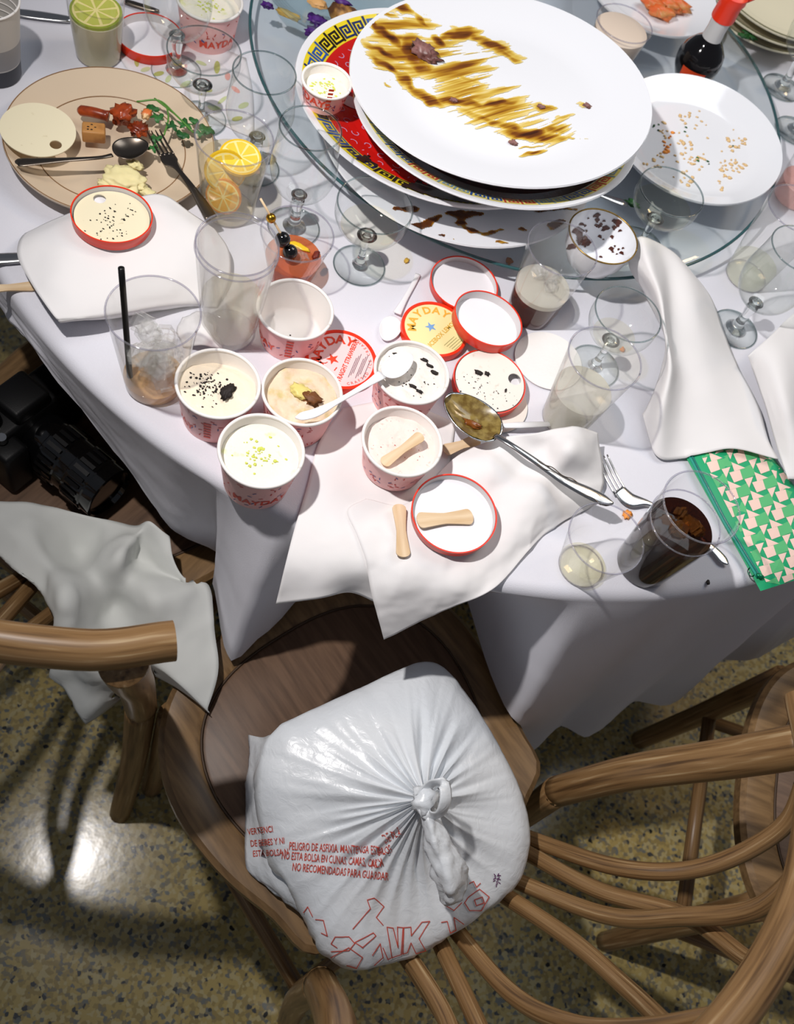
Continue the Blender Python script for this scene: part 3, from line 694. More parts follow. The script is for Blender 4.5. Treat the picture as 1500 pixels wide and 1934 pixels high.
# top platter with the smear
pt = plate('serving_platter', 'large white platter on top of the stack smeared with brown sauce', (-.1025,1.030,.9005), .1822, .020, -.104, .0175, PORC, .66, group='stacked serving plates')
PAT = [(757,12,30,9,.65,1.0),(735,30,28,4,.2,.6),(795,40,26,6,.7,.65),(735,70,48,8,.70,1.05),(722,98,40,6,.45,.95),(735,128,40,6,.5,1.0),(775,88,22,22,.4,1.1),(790,120,34,16,.5,.9),(828,78,16,8,.9,1.05),(868,66,40,9,-.15,1.05),(925,84,66,8,.40,.95),(955,104,34,6,.45,.8),
       (768,158,22,9,.8,1.0),(800,182,40,9,.45,1.0),(870,194,52,8,.12,.95),(940,196,40,8,-.15,.95),(1005,256,58,10,.12,1.2),(1050,246,26,8,-.25,1.1),(960,240,44,7,.25,.9),(905,222,60,8,.35,.55),(1030,205,30,7,.2,.65),(1100,198,16,5,.2,.7),(1010,290,30,4,-.2,.75),(1085,262,28,3,.05,.45),(880,150,60,6,.3,.5),(1060,222,30,5,-.3,.5),(1005,278,30,2.5,-.1,.5),(730,160,12,3,.6,.4)]
def sauce(px, py):
    wx, wy = px+7*noise.noise(Vector((px*.05,py*.05,1))), py+5*noise.noise(Vector((px*.05,py*.05,7)))
    ang = .50-.0007*(px-800); qx, qy = px+14*noise.noise(Vector((px*.006,py*.006,3))), py+14*noise.noise(Vector((px*.006,py*.006,5))); u, v = qx*math.cos(ang)+qy*math.sin(ang), -qx*math.sin(ang)+qy*math.cos(ang)
    st = noise.noise(Vector((u*.009, v*.07, 2)))*.7+noise.noise(Vector((u*.016, v*.2, 8)))*.45+noise.noise(Vector((u*.03, v*.45, 3)))*.25
    d = 0
    for cx_, cy_, a, b, an, am in PAT:
        dx, dy = wx-cx_, wy-cy_
        if abs(dx)+abs(dy) > 2.6*(a+b): continue
        e = ((dx*math.cos(an)+dy*math.sin(an))/a)**2+((-dx*math.sin(an)+dy*math.cos(an))/(b*1.1))**2; d = max(d, am*math.exp(-e))
    wash = 0
    for cx_, cy_, a, b, an, am in ((765,90,80,80,.5,.62),(850,125,100,66,.45,.60),(900,180,140,62,.42,.56),(985,225,120,50,.35,.50),(930,92,66,26,.4,.42)):
        dx, dy = px-cx_, py-cy_; e = ((dx*math.cos(an)+dy*math.sin(an))/a)**2+((-dx*math.sin(an)+dy*math.cos(an))/b)**2
        wash = max(wash, am*math.exp(-e**1.6))
    return max(d*(.80+.75*st), wash*(.56+1.05*st))
smear(pt, .1822, .020, .66, 430, sauce, cut=.20, thick=.0004)
def scrap(name, label, px, py, z, r, m, cat='food scrap', sc=(1,1,.6), seed=1, amp=.6, group=None, fr=2.2):
    c = G(px,py,z); o = mk(name, *blob((0,0,0), r, amp, seed, 3, sc, fr), m); o.location = c; return tag(o, label, cat, group)
bvp = bvh_of([pt.children[0]])
t = root('meat_scrap', 'torn scrap of roast meat on the smeared platter', 'meat', cast(bvp,800,103,.004))
mk('meat_chunk', *blob((0,0,0), .013, .8, 4, 3, (1.25,.85,.7), 3), MEAT, t); mk('meat_flap', *blob((.010,-.006,.0), .010, .8, 9, 3, (1.3,.7,.5), 3), MEAT, t); mk('charred_edge', *blob((-.011,.004,-.001), .008, .6, 6, 2, (.8,1,.6), 3), mat('charred_skin', rgb(44,22,14), .25, coat=.4), t)
for i,(x,y) in enumerate(((1022,202),(970,270),(858,190),(1110,200))): scrap('meat_crumb', 'small brown meat crumb in the platter sauce', x,y,cast(bvp,x,y,.0012).z,.0042, MEAT, 'food scrap', (1.2,.9,.6), i+3, .6, 'meat crumbs on the platter')
def crumbs(name, label, parent, pts, zf, m, r=(.0014,.003), seed=0, n=60, spread=18):
    rnd = random.Random(seed); P = []
    for i in range(n):
        cx_, cy_ = rnd.choice(pts); x, y = cx_+rnd.gauss(0,spread), cy_+rnd.gauss(0,spread*.7); p = zf(x,y)
        if p is None: continue
        P.append(blob(p, rnd.uniform(*r), .5, i, 1, (rnd.uniform(.8,1.7),rnd.uniform(.7,1.2),.6)))
    o = mk(name, *join(*P), m, parent, world=parent is not None); o['kind'] = 'stuff'
    if label: o['label'] = label
    return o
# right-hand plate with rice scraps
rp = plate('dinner_plate', 'round white plate with rice and carrot scraps beside the soy bottle', (.154,1.214,.8185), .1195, .022, -.05, -.06, PORC, .70)
bv = bvh_of([c for c in rp.children])
zc = lambda x,y: cast(bv,x,y,.0008)
crumbs('rice_scraps', 'scattered fried rice grains', rp, [(1300,220),(1285,300),(1310,305),(1385,280),(1380,315),(1375,340),(1290,270),(1330,240),(1240,300),(1260,250),(1320,300),(1395,265),(1300,345),(1390,310)], zc, CRUMB, (.0012,.0028), 3, 130, 12)
crumbs('carrot_scraps', 'orange carrot scraps', rp, [(1262,270),(1268,255),(1256,285)], zc, CRUMBO, (.0018,.003), 5, 12, 5)
crumbs('green_scraps', 'green onion scraps', rp, [(1240,240),(1330,305),(1385,275),(1300,250)], zc, HERB, (.001,.002), 6, 12, 8)
# beige plate at left
bp_ = plate('dinner_plate', 'beige plate with brown rim line, leftover food and cutlery', (-.491,.803,.776), .1205, .020, 0, 0, BEIGE, .70)
for rr_ in (.1192,.086):
    mk('brown_line', *tube([Vector((rr_*math.cos(2*PI*i/96), rr_*math.sin(2*PI*i/96), plate_z(.1205,.020,rr_,.70)+.0004)) for i in range(97)], .0006, 6), BROWNLINE, bp_)
bv = bvh_of([bp_.children[0]]); zb = lambda x,y: cast(bv,x,y,.0008)
crumbs('food_crumbs', 'brown and yellow food crumbs', bp_, [(170,325),(155,315),(330,330),(300,350),(285,350),(200,275),(330,345)], zb, mat('tan_crumb', rgb(176,138,74), .6), (.001,.0026), 8, 70, 14)
# glass plate with flowers
gp = root('glass_plate', 'clear glass plate with purple flowers and cake scraps on the turntable', 'plate', (-.372,1.205,ZS+.0005))
mk('plate_body', *fixn(*lathe(plate_prof(.108,.016,.66), 96, True, True)), clear('plate_glass', (.86,.93,.95), 1.0, .05, 1.5, .05), gp)
for i in range(4): mk('rim_ridge', *tube([Vector(((.088+.005*i)*math.cos(2*PI*k/80), (.088+.005*i)*math.sin(2*PI*k/80), .010+.0015*i)) for k in range(81)], .0009, 6), GLS, gp)
PURP = mat('purple_petal', rgb(84,36,128), .5, var=(90, rgb(50,20,90), .4, .6))
for i,(x,y,r) in enumerate(((600,40,.011),(592,60,.009),(612,48,.008),(505,10,.006))): scrap('purple_flower', 'crumpled purple edible flower on the glass plate', x,y,ZS+.012,r,PURP,'flower',(1.2,.9,.5),i+2,.9,'purple flowers on the glass plate')
t = root('cake_scrap', 'half-eaten brown cake piece with purple petal on glass plate', 'cake', G(648,25,ZS+.014)); mk('cake_crumb', *blob((0,0,0),.017,.25,3,3,(1.2,.9,.65)), mat('cake_brown', rgb(92,58,30), .6, var=(50, rgb(190,140,70), .45,.6)), t); mk('petal', *blob((-.008,.006,.010),.010,.8,7,2,(1.2,.6,.4)), PURP, t)
scrap('pastry_scrap', 'long yellow pastry scrap on the glass plate', 545,27,ZS+.010,.012,mat('pastry_yellow', rgb(190,160,84), .6),'food scrap',(1.5,.45,.35),3,.4)
scrap('fruit_scrap', 'pale orange fruit scrap on the glass plate', 600,6,ZS+.010,.011,mat('fruit_orange', rgb(220,170,110), .4),'food scrap',(1.2,.8,.4),5,.5)
# plates with orange food and the stack top right
op = plate('serving_plate', 'white plate with orange prawns behind the soy bottle', (.015,1.50,.812), .105, .020)
for i,(x,y) in enumerate(((1235,8),(1262,10),(1250,22),(1280,8))): scrap('fried_prawn', 'orange fried prawn on the white plate', x,y,.806,.014,mat('prawn_orange', rgb(224,104,46), .4, var=(60, rgb(196,140,80), .45,.65)),'prawn',(1.5,.7,.6),i+1,.5,'fried prawns')
cgp = [('lowest used plate of the stack beside the soy bottle',.778),('middle used plate of the stack beside the soy bottle',.795),('topmost used plate of the stack beside the soy bottle',.812)]
CRM = mat('cream_porcelain', rgb(232,224,196), .2)
for i,(lb,z) in enumerate(cgp):
    q = plate('dinner_plate', lb, (.194+.005*i,1.662-.006*i,z), .115, .018, .01*i, 0, CRM, .68, group='used plates in a stack')
    mk('rim_line', *tube([Vector((.114*math.cos(2*PI*k/80), .114*math.sin(2*PI*k/80), .0188)) for k in range(81)], .0009, 6), mat('olive_line', rgb(96,92,52), .4), q)
for i,(x,y) in enumerate(((1405,68),(1412,62),(1420,70))): scrap('herb_scrap', 'green herb scrap on the stacked plates', x,y,.784,.006,HERB,'herb',(1.4,.7,.4),i,.8,'herb scraps on stacked plates')
# soy sauce bottle
sb = root('soy_sauce_bottle', 'round soy sauce bottle with red cap on the turntable', 'bottle', G(1303,145,ZS))
mk('bottle_body', *fixn(*lathe([(.018,0),(.026,.004),(.032,.018),(.0335,.032),(.030,.046),(.021,.058),(.0135,.066),(.0125,.078),(.013,.095)], 48, True, True)), mat('soy_dark', rgb(10,7,8), .05, spec=.6, coat=.5), sb)
mk('neck', *fixn(*lathe([(.0145,.066),(.0135,.080),(.0145,.098)], 32, False, False)), mat('bottle_neck_glass', rgb(205,205,205), .1, spec=.6), sb)
cp = mk('cap', *fixn(*lathe([(.0165,.096),(.017,.100),(.0165,.118),(.019,.124),(.0185,.132),(.012,.136)], 32, True, True)), RED, sb, auto=40)
mk('pour_spout', *tube([Vector((.012,.008,.124)),Vector((.026,.016,.130))], [.006,.003], 10), RED, cp)
d_cam = Vector((0,0,CAM_H))-sb.location; aa0 = math.atan2(d_cam.y,d_cam.x)+.05
cells = [[(aa0-.55+1.1*i/10,z) for i,z in ((k,0.014),(k+1,0.014),(k+1,.030),(k,.030))] for k in range(10)]
rz_ = lambda z: .0303+.0032*math.sin((z-.012)/.02*1.4)+.0006
V, Fs = [], []
for c in cells:
    k = len(V); V += [Vector((rz_(z)*math.cos(a), rz_(z)*math.sin(a), z)) for a,z in c]; Fs.append((k,k+1,k+2,k+3))
mk('label', V, Fs, mat('orange_label', rgb(220,70,20), .5), sb)
# ------------------------------------------------------------------ vessels
def pxr(px, x, y, z): return px/((Vector((x-750,y-967,F_PX)).dot(nv))/(CAM_H-z))
def cup_prof(r0, r1, h, n=8): return [(r0*.90,0.0),(r0*.97,.0008),(r0,.003)]+[(r0+(r1-r0)*k/n, .003+(h-.003)*k/n) for k in range(1,n+1)]
def liquid(parent, r0, r1, h, z0, z1, m, top=None, name='drink'):
    """drink filling a tapered cup from z0 to z1"""
    ra, rb = (r0+(r1-r0)*z0/h)*.975, (r0+(r1-r0)*z1/h)*.975
    V, Fs = fixn(*lathe([(ra,z0),(ra+(rb-ra)*.5,(z0+z1)/2),(rb,z1-.0006),(rb-.0012,z1)], 48, True, True)); return mk(name, V, Fs, m, parent, auto=40)
def plastic_cup(label, rim, h, r1, r0, zb=ZT+.0008, wall=CUPP, nested=False, group='clear plastic cups', base=None, ridge=None):
    p = G(*base, zb) if base else G(*rim, zb+h)
    t = root('plastic_cup', label, 'cup', (p.x,p.y,zb), group=group)
    mk('cup_wall', *fixn(*lathe(cup_prof(r0,r1,h), 72, True, False)), wall, t, auto=50)
    circ = lambda r,z,w,nm: mk(nm, *tube([Vector((r*math.cos(2*PI*i/80), r*math.sin(2*PI*i/80), z)) for i in range(81)], w, 8), RIMP, t)
    circ(r1,h,.0010,'rim'); circ(r0*.96,.0012,.0009,'foot_ring')
    if nested:
        k = .94; mk('inner_cup_wall', *fixn(*lathe([(r*k,z+.007) for r,z in cup_prof(r0,r1,h)], 72, True, False)), wall, t, auto=50); circ(r1*.985,h+.0075,.0010,'inner_cup_rim')
    if ridge: circ(r0+(r1-r0)*ridge/h, ridge, .0009, 'ridge')
    return t
def ice(label, parent, n, r, z0, z1, seed, group, size=.010, m=None):
    rnd = random.Random(seed)
    for i in range(n):
        a, q = rnd.uniform(0,2*PI), r*math.sqrt(rnd.uniform(0,1)); z = z0+(z1-z0)*(i+.5)/n
        bm = bmesh.new(); bmesh.ops.create_cube(bm, size=size*1.7); bmesh.ops.bevel(bm, geom=bm.edges[:], offset=size*.35, segments=2, affect='EDGES')
        rot = Quaternion((rnd.uniform(-1,1),rnd.uniform(-1,1),rnd.uniform(-1,1),rnd.uniform(-1,1))).normalized()
        V = [rot @ v.co*(1+.12*noise.noise(v.co*120+Vector((i,0,0)))) for v in bm.verts]; Fs = [[v.index for v in f.verts] for f in bm.faces]; bm.free()
        o = mk('ice_cube', V, Fs, m or ICE, auto=25); o.location = (parent.location.x+q*math.cos(a), parent.location.y+q*math.sin(a), parent.location.z+z); tag(o, label, 'ice', group)
ICE = clear('ice', (.975,.975,.97), 1.3, .05, 1.31, .10, (.95,.95,.93))
AMBER = clear('amber_drink', (.97,.86,.66), .8, .05, 1.33, .40, rgb(240,196,140))
CLOUDY = clear('cloudy_drink', (.94,.93,.88), .8, .1, 1.33, .42, rgb(232,228,214))
COLA = clear('cola', (.20,.09,.05), 1.0, .03, 1.33, .30, rgb(34,14,10)); COLAM = clear('brown_cola', (.55,.34,.26), 1.0, .04, 1.33, .45, rgb(104,56,46))
WATER = clear('clear_drink', (.99,.99,.985), 1.0, .02, 1.33); WINE = clear('pale_wine', (.995,.985,.93), 1.0, .02, 1.33)
LIMEC = clear('lime_drink', (.95,.95,.80), .8, .1, 1.33, .75, rgb(214,206,176)); CREAMD = mat('creamy_drink', rgb(226,208,190), .35)
PINKD = clear('pink_drink', (.98,.80,.76), .8, .05, 1.33, .5, rgb(244,190,180)); ORNG = clear('orange_drink', (.95,.62,.42), .9, .04, 1.33, .42, rgb(212,110,62))
STRAW = mat('black_straw', rgb(12,12,13), .3)

# cup with the straw
t = plastic_cup('clear plastic cup of ice with a black straw at the table edge', (290,590), .118, .0446, .0295, wall=FOGP)
liquid(t,.0295,.0446,.118,.0012,.016,AMBER)
ice('pale ice chunk in the cup with the black straw', t, 16, .021, .024, .082, 4, 'ice in the straw cup', .0125)
P0, P1 = G(229,506,.905), Vector((t.location.x-.018, t.location.y-.016, ZT+.006)); q = mk('drinking_straw', *tube([P0+(P1-P0)*k/6 for k in range(7)], .0031, 12), STRAW); tag(q, 'thin black drinking straw standing in the icy cup', 'straw')
# double cup
t = plastic_cup('two nested clear plastic cups with cloudy dregs beside the puffed napkin', (448,470), .132, .0415, .0295, wall=FOGP, nested=True); liquid(t,.0275,.0385,.132,.010,.060,clear('dregs',(.96,.95,.90),.8,.1,1.33,.25,rgb(226,222,200)))
# cola cup near the turntable
t = plastic_cup('clear plastic cup half full of brown cola by the turntable', (1063,469), .112, .0408, .0290); liquid(t,.029,.0408,.112,.0012,.040,COLAM); liquid(t,.029,.0408,.112,.0401,.048,CLOUDY,name='foam')
ice('ice cube floating in the half-full brown cola', t, 4, .016, .050, .058, 8, 'ice in the half-full cola', .0085)
# cloudy cup
t = plastic_cup('tall clear plastic cup of cloudy white drink beside the coupe', (1143,676), .118, .0405, .0280, wall=FOGP); liquid(t,.028,.0405,.118,.0012,.058,CLOUDY)
# coke cup
t = plastic_cup('clear plastic cup of dark cola beside the green pouch', (1326,957), .134, .0398, .0300, ridge=.100); liquid(t,.030,.0398,.134,.0012,.088,COLA)
ice('brown-stained ice cube floating in the dark cola', t, 7, .019, .082, .090, 12, 'ice in the dark cola', .0095, clear('cola_ice',(.80,.62,.40),1.0,.06,1.31,.25,rgb(120,76,34)))
# empty cup
t = plastic_cup('empty clear plastic cup standing between serving spoon and dark cola', (1146,1016), .070, .0398, .0255); liquid(t,.0255,.0398,.070,.0012,.006,clear('yellow_dregs',(.985,.975,.90),.9,.05,1.33,.05,rgb(226,214,150)))
# lemon cup
tl = plastic_cup('clear plastic cup of water with orange slices by the beige plate', (443,260), .108, .0430, .0310); liquid(tl,.031,.043,.108,.0012,.072,clear('lemon_water',(.97,.95,.86),.9,.05,1.33,.12,rgb(228,214,180)))
def citrus(label, c, r, rot, rind, flesh, group, half=False):
    t = root('citrus_slice', label, 'fruit', c, group=group, quat=rot)
    n = 32; a1 = PI if half else 2*PI
    ring = lambda rr, z: [Vector((rr*math.cos(a1*i/n), rr*math.sin(a1*i/n), z)) for i in range(n+1)]
    def disc(name, rr, z0, z1, m):
        V = ring(rr,z0)+ring(rr,z1); k = n+1
        Fs = [(i,i+1,k+i+1,k+i) for i in range(n)]+[tuple(range(k))[::-1], tuple(range(k,2*k))]; mk(name, *fixn(V,Fs), m, t, auto=30)
    disc('rind', r, -.002, .002, rind); disc('pith', r*.90, -.0022, .0022, mat('citrus_pith', rgb(240,226,150), .5))
    for s in range(5 if half else 8):
        w_ = a1/(5 if half else 8); a = w_*(s+.5); V = [Vector((r*.10*math.cos(a), r*.10*math.sin(a), z)) for z in (-.0026,.0026)]
        V = []; 
        for z in (-.0026,.0026): V += [Vector((r*.10*math.cos(a),r*.10*math.sin(a),z)), Vector((r*.80*math.cos(a-w_*.40),r*.80*math.sin(a-w_*.40),z)), Vector((r*.84*math.cos(a),r*.84*math.sin(a),z)), Vector((r*.80*math.cos(a+w_*.40),r*.80*math.sin(a+w_*.40),z))]
        mk('segment', *fixn(V, [(0,1,2,3),(4,5,6,7),(0,1,5,4),(1,2,6,5),(2,3,7,6),(3,0,4,7)]), flesh, t, smooth=False)
    return t
YR = mat('lemon_rind', rgb(232,188,30), .35); YF = mat('lemon_flesh', rgb(240,206,70), .25, sss=.1); OR_ = mat('orange_rind', rgb(226,148,28), .35); OF = mat('orange_flesh', rgb(240,186,60), .25)
GRN = mat('lime_rind', rgb(150,166,34), .35); GF = mat('lime_flesh', rgb(196,200,84), .3)
b0 = tl.location
citrus('lemon slice leaning upright in the water cup', b0+Vector((-.006,-.004,.060)), .024, Vector((0,0,1)).rotation_difference(Vector((.55,-.75,.35)).normalized()), YR, YF, 'citrus slices in the water cup')
citrus('orange slice at the bottom of the water cup', b0+Vector((.000,-.016,.034)), .021, Vector((0,0,1)).rotation_difference(Vector((.15,-.95,.35)).normalized()), OR_, OF, 'citrus slices in the water cup')
citrus('flat lemon slice floating on the water cup', b0+Vector((.004,.012,.072)), .024, Vector((0,0,1)).rotation_difference(Vector((.1,-.15,1)).normalized()), YR, YF, 'citrus slices in the water cup')
# lime cup
t = plastic_cup('clear plastic cup of pale lime drink behind the beige plate', None, .105, .0370, .0275, base=(186,104)); liquid(t,.0275,.037,.105,.0012,.058,LIMEC)
citrus('lime slice floating on the pale lime drink', t.location+Vector((0,0,.061)), .031, Quaternion((1,0,0),.05), GRN, GF, None)
# olive cup
to = plastic_cup('small clear cup of orange cocktail with olive skewer', (562,441), .070, .0405, .0255); liquid(to,.0255,.0405,.070,.0012,.034,ORNG)
scrap('orange_peel', 'strip of yellow peel floating in the olive cocktail', 565,465,ZT+.037,.008,YR,'peel',(1.6,.5,.25),4,.3)
scrap('cinnamon_scrap', 'dark red garnish scrap floating in the olive cocktail', 597,482,ZT+.037,.006,mat('garnish_red', rgb(110,36,22), .4),'garnish',(.6,1.2,.5),5,.3)
ice('ice cube in the olive cocktail', to, 2, .010, .030, .035, 3, 'ice in the olive cocktail', .0085)
sk = root('olive_skewer', 'wooden cocktail pick with gold bead and two black olives', 'skewer', G(545,465,.80))
A_, B_ = G(492,375,.858), G(556,485,.797); mk('pick', *tube([A_+(B_-A_)*k/4 for k in range(5)], .0013, 8), WOODSTICK, sk, world=True)
mk('gold_bead', *sphere(G(512,412,.8385), .0055), mat('gold_bead_metal', rgb(196,150,50), .25, metal=1.0), sk, world=True)
for px,py,z in ((534,453,.815),(548,477,.801)): mk('olive', *sphere(G(px,py,z), .0088, (1,1,1)) if False else ([v+G(px,py,z) for v in sphere((0,0,0), .0088, (1,1,1.08))[0]], sphere((0,0,0), .0088)[1]), BLACKG, sk, world=True)
# creamy drink on the turntable, tumblers at the right
t = plastic_cup('clear plastic cup of creamy drink on the turntable', (1180,44), .070, .0400, .0300, zb=ZS+.0008); liquid(t,.030,.040,.070,.0012,.060,CREAMD)
t = plastic_cup('tall clear plastic cup with pale green dregs behind the water goblet', None, .125, .0400, .0290, base=(1408,522), wall=FOGP); liquid(t,.029,.040,.125,.0012,.026,clear('green_dregs',(.975,.98,.93),.8,.08,1.33,.12,rgb(226,226,200)))
t = plastic_cup('clear plastic cup with pink drink at its bottom', None, .115, .0400, .0290, base=(1496,372)); liquid(t,.029,.040,.115,.0012,.030,PINKD)
# grey banded tumbler
t = root('paper_cup', 'ribbed white paper cup with dark grey base band', 'cup', G(-6,136,ZT+.0008))
V, Fs = lathe([(.028,0),(.0285,.001),(.0295,.022),(.030,.024),(.0325,.052),(.0372,.098),(.0362,.098),(.0318,.052),(.0290,.024),(.0275,.004),(.001,.003)], 64, True, True)
V, Fs = fixn(V, Fs); mi = [1 if max(V[i].z for i in f) < .0235 and min(math.hypot(V[i].x,V[i].y) for i in f) > .0270 else (2 if max(V[i].z for i in f) < .053 and math.hypot(V[f[0]].x,V[f[0]].y) > .0296 else 0) for f in Fs]
mk('cup_wall', V, Fs, [mat('cup_white', rgb(206,202,196), .5), mat('cup_charcoal', rgb(56,58,66), .5), mat('cup_grey', rgb(160,158,158), .5)], t, mi=mi, auto=50)
mk('rim', *tube([Vector((.0368*math.cos(2*PI*i/64), .0368*math.sin(2*PI*i/64), .098)) for i in range(65)], .0014, 8), PAPER, t)
for k in range(5): mk('inner_rib', *tube([Vector(((.0305+.0009*k)*math.cos(2*PI*i/64), (.0305+.0009*k)*math.sin(2*PI*i/64), .045+.009*k)) for i in range(65)], .0007, 6), PAPER, t)

# ------------------------------------------------------------------ stemmed glasses
def stem(label, rim=None, base=None, h=.10, kind='coupe', r1=.0425, zb=ZT+.0008, fill=0, fm=None, name=None, rf=.031):
    p = G(*base, zb) if base else G(*rim, zb+h)
    t = root(name or {'coupe':'champagne_coupe','goblet':'wine_goblet'}[kind], label, 'glass', (p.x,p.y,zb), group='stemmed glasses')
    if kind == 'coupe':
        zs = h*.50; bowl = [(.004,zs),(r1*.45,zs+h*.045),(r1*.80,zs+h*.14),(r1*.97,zs+h*.27),(r1*1.02,zs+h*.36),(r1,h)]
    else:
        zs = h*.34; bowl = [(.005,zs),(r1*.55,zs+h*.035),(r1*.95,zs+h*.13),(r1*1.12,zs+h*.26),(r1*1.12,zs+h*.36),(r1*1.04,zs+h*.52),(r1,h)]
    bw = crom([Vector((a,0,b)) for a,b in bowl], 5); prof = [(max(v.x,.001),v.z) for v in bw]
    mk('bowl', *fixn(*lathe(prof, 72, True, False)), GLS, t)
    mk('bowl_base', *fixn(*lathe([(.004,zs-.002),(r1*.28,zs+h*.018),(r1*.20,zs+h*.032),(.001,zs+h*.036)], 40, True, True)), GSOL, t)
    mk('rim', *tube([Vector((r1*math.cos(2*PI*i/80), r1*math.sin(2*PI*i/80), h)) for i in range(81)], .0010, 8), GRIM, t)
    k = .0062 if kind == 'goblet' else .0042
    mk('stem', *fixn(*lathe([(k*2.2,.004),(k*1.3,.010),(k*.95,.018),(k*.9,zs*.6),(k*1.25,zs*.86),(k*1.1,zs+.001)], 28, True, True)), GSOL, t)
    mk('foot', *fixn(*lathe([(rf,.0003),(rf,.0014),(rf*.6,.003),(k*2.2,.0062)], 72, True, True)), GLS, t)
    mk('foot_edge', *tube([Vector((rf*math.cos(2*PI*i/80), rf*math.sin(2*PI*i/80), .0010)) for i in range(81)], .0009, 8), GRIM, t)
    if fill:
        zt = zs+(h-zs)*fill; lp = [(r*.975,z+.0008) for r,z in prof if z < zt-.0008]; lp += [(lp[-1][0]*1.005,zt)]
        mk('drink', *fixn(*lathe(lp, 64, True, True)), fm, t, auto=40)
    return t
stem('champagne coupe with a little wine in front of the red plate', (709,387), fill=.34, fm=WINE)
stem('champagne coupe of pale wine beside the rice-scattered plate', (1269,362), h=.092, r1=.0405, fill=.48, fm=WINE, zb=ZS+.0008)
stem('champagne coupe with wine dregs between cola cup and tall napkin', (1187,593), h=.10, r1=.039, fill=.22, fm=WINE)
stem('champagne coupe with clear dregs behind the beige plate', (386,95), h=.10, r1=.0425, fill=.30, fm=WATER)
stem('empty wine goblet between orange-slice cup and olive cocktail', (587,242), h=.150, kind='goblet', r1=.0335, fill=.06, fm=WATER)
stem('empty wine goblet standing against the turntable edge', (500,137), h=.140, kind='goblet', r1=.0350)
stem('wine goblet standing between red lid and pink paper cup', base=(333,135), h=.150, kind='goblet', r1=.036, fill=.3, fm=WATER)
stem('water goblet with ice beside the white napkins', (1512,470), h=.150, kind='goblet', r1=.0355, fill=.58, fm=WATER)
stem('goblet with thick foot beside the stacked used plates', base=(1476,166), h=.150, kind='goblet', r1=.036)
stem('goblet with thick foot beside the rice-scattered plate', base=(1500,248), h=.150, kind='goblet', r1=.036)
# ------------------------------------------------------------------ ice cream cups
def icecup(label, rim, kind, h=.058, r1=.0412, r0=.0335, zb=ZT+.0008, base=None, quat=None, seed=1, logo=None, fillz=.80):
    p = G(*base, zb) if base else G(*rim, zb+h)
    t = root('ice_cream_cup', label, 'cup', (p.x,p.y,zb), group='pink sprinkle ice cream cups', quat=quat)
    ow = [(r0,.0),(r0,.0008)]+[(r0+(r1-r0)*k/5, h*k/5) for k in range(1,6)]
    mk('cup_outside', *fixn(*lathe(ow, 64, True, False)), PINK, t, auto=50)
    mk('cup_inside', *lathe([(.001,.004),(r0*.96,.004)]+[(r0*.965+(r1-r0)*k/5, .004+(h-.004)*k/5) for k in range(1,6)], 64, False, False), PAPER, t)
    mk('rolled_rim', *tube([Vector((r1*math.cos(2*PI*i/72), r1*math.sin(2*PI*i/72), h)) for i in range(73)], .0018, 10), PAPER, t)
    rnd = random.Random(seed); V, Fs, mi = [], [], []
    R_ = lambda z: r0+(r1-r0)*z/h+.0004
    for i in range(70):
        a, z, th = rnd.uniform(0,2*PI), rnd.uniform(.006,h-.008), rnd.uniform(0,PI); L_, W_ = .0023, .0006
        k = len(V)
        for u, v in ((-L_,-W_),(L_,-W_),(L_,W_),(-L_,W_)):
            du, dz = u*math.cos(th)-v*math.sin(th), u*math.sin(th)+v*math.cos(th); zz = z+dz; q = a+du/R_(zz); V.append(Vector((R_(zz)*math.cos(q), R_(zz)*math.sin(q), zz)))
        Fs.append((k,k+1,k+2,k+3)); mi.append(rnd.choice((0,0,1)))
    o = mk('sprinkle_print', V, Fs, [SPR_R,SPR_B], t, smooth=False, mi=mi); o['kind'] = 'stuff'
    if logo is not None:                          # wrapped red word on the side
        P, wd = text2('MAYDAY', .02); V, Fs = [], []; s_ = .0135
        for pl in P:
            k = len(V)
            for u, v in pl:
                a = logo+(u-wd/2)*s_/r0; z = .012+v*s_*1.1; V.append(Vector((R_(z)*math.cos(a)*1.004, R_(z)*math.sin(a)*1.004, z)))
            Fs.append(tuple(range(k,k+len(pl))))
        o = mk('brand_lettering', V, Fs, LOGO, t, smooth=False); o['kind'] = 'stuff'
        a0 = logo+1.25; bar = []
        for j in range(6):
            z0 = .010+.006*j; k = len(bar); bar += [Vector((R_(z)*1.003*math.cos(a0+d), R_(z)*1.003*math.sin(a0+d), z)) for d, z in ((-.10,z0),(.10,z0),(.10,z0+.0035),(-.10,z0+.0035))]
        o = mk('red_info_print', bar, [(4*j,4*j+1,4*j+2,4*j+3) for j in range(6)], LOGO, t, smooth=False); o['kind'] = 'stuff'
    if kind: scoop(t, kind, r0, r1, h, fillz, seed)
    return t
CREAM = {'cookie':mat('cookie_cream', rgb(240,226,204), .45, bump=(260,.35,.0016), sss=.15), 'brownie':mat('tan_cream', rgb(228,204,178), .5, bump=(260,.35,.0016), sss=.1, var=(70, rgb(206,186,130), .5, .7)), 'lemon':mat('lemon_cream', rgb(244,238,222), .25, bump=(260,.35,.0016), sss=.2, var=(60, rgb(226,230,150), .60, .74)),
         'speck':mat('speckled_cream', rgb(236,228,220), .5, bump=(260,.35,.0016), sss=.1, var=(260, rgb(150,140,134), .66, .78)), 'berry':mat('strawberry_cream', rgb(240,220,212), .5, bump=(260,.35,.0016), sss=.15, var=(160, rgb(206,150,140), .64, .78))}
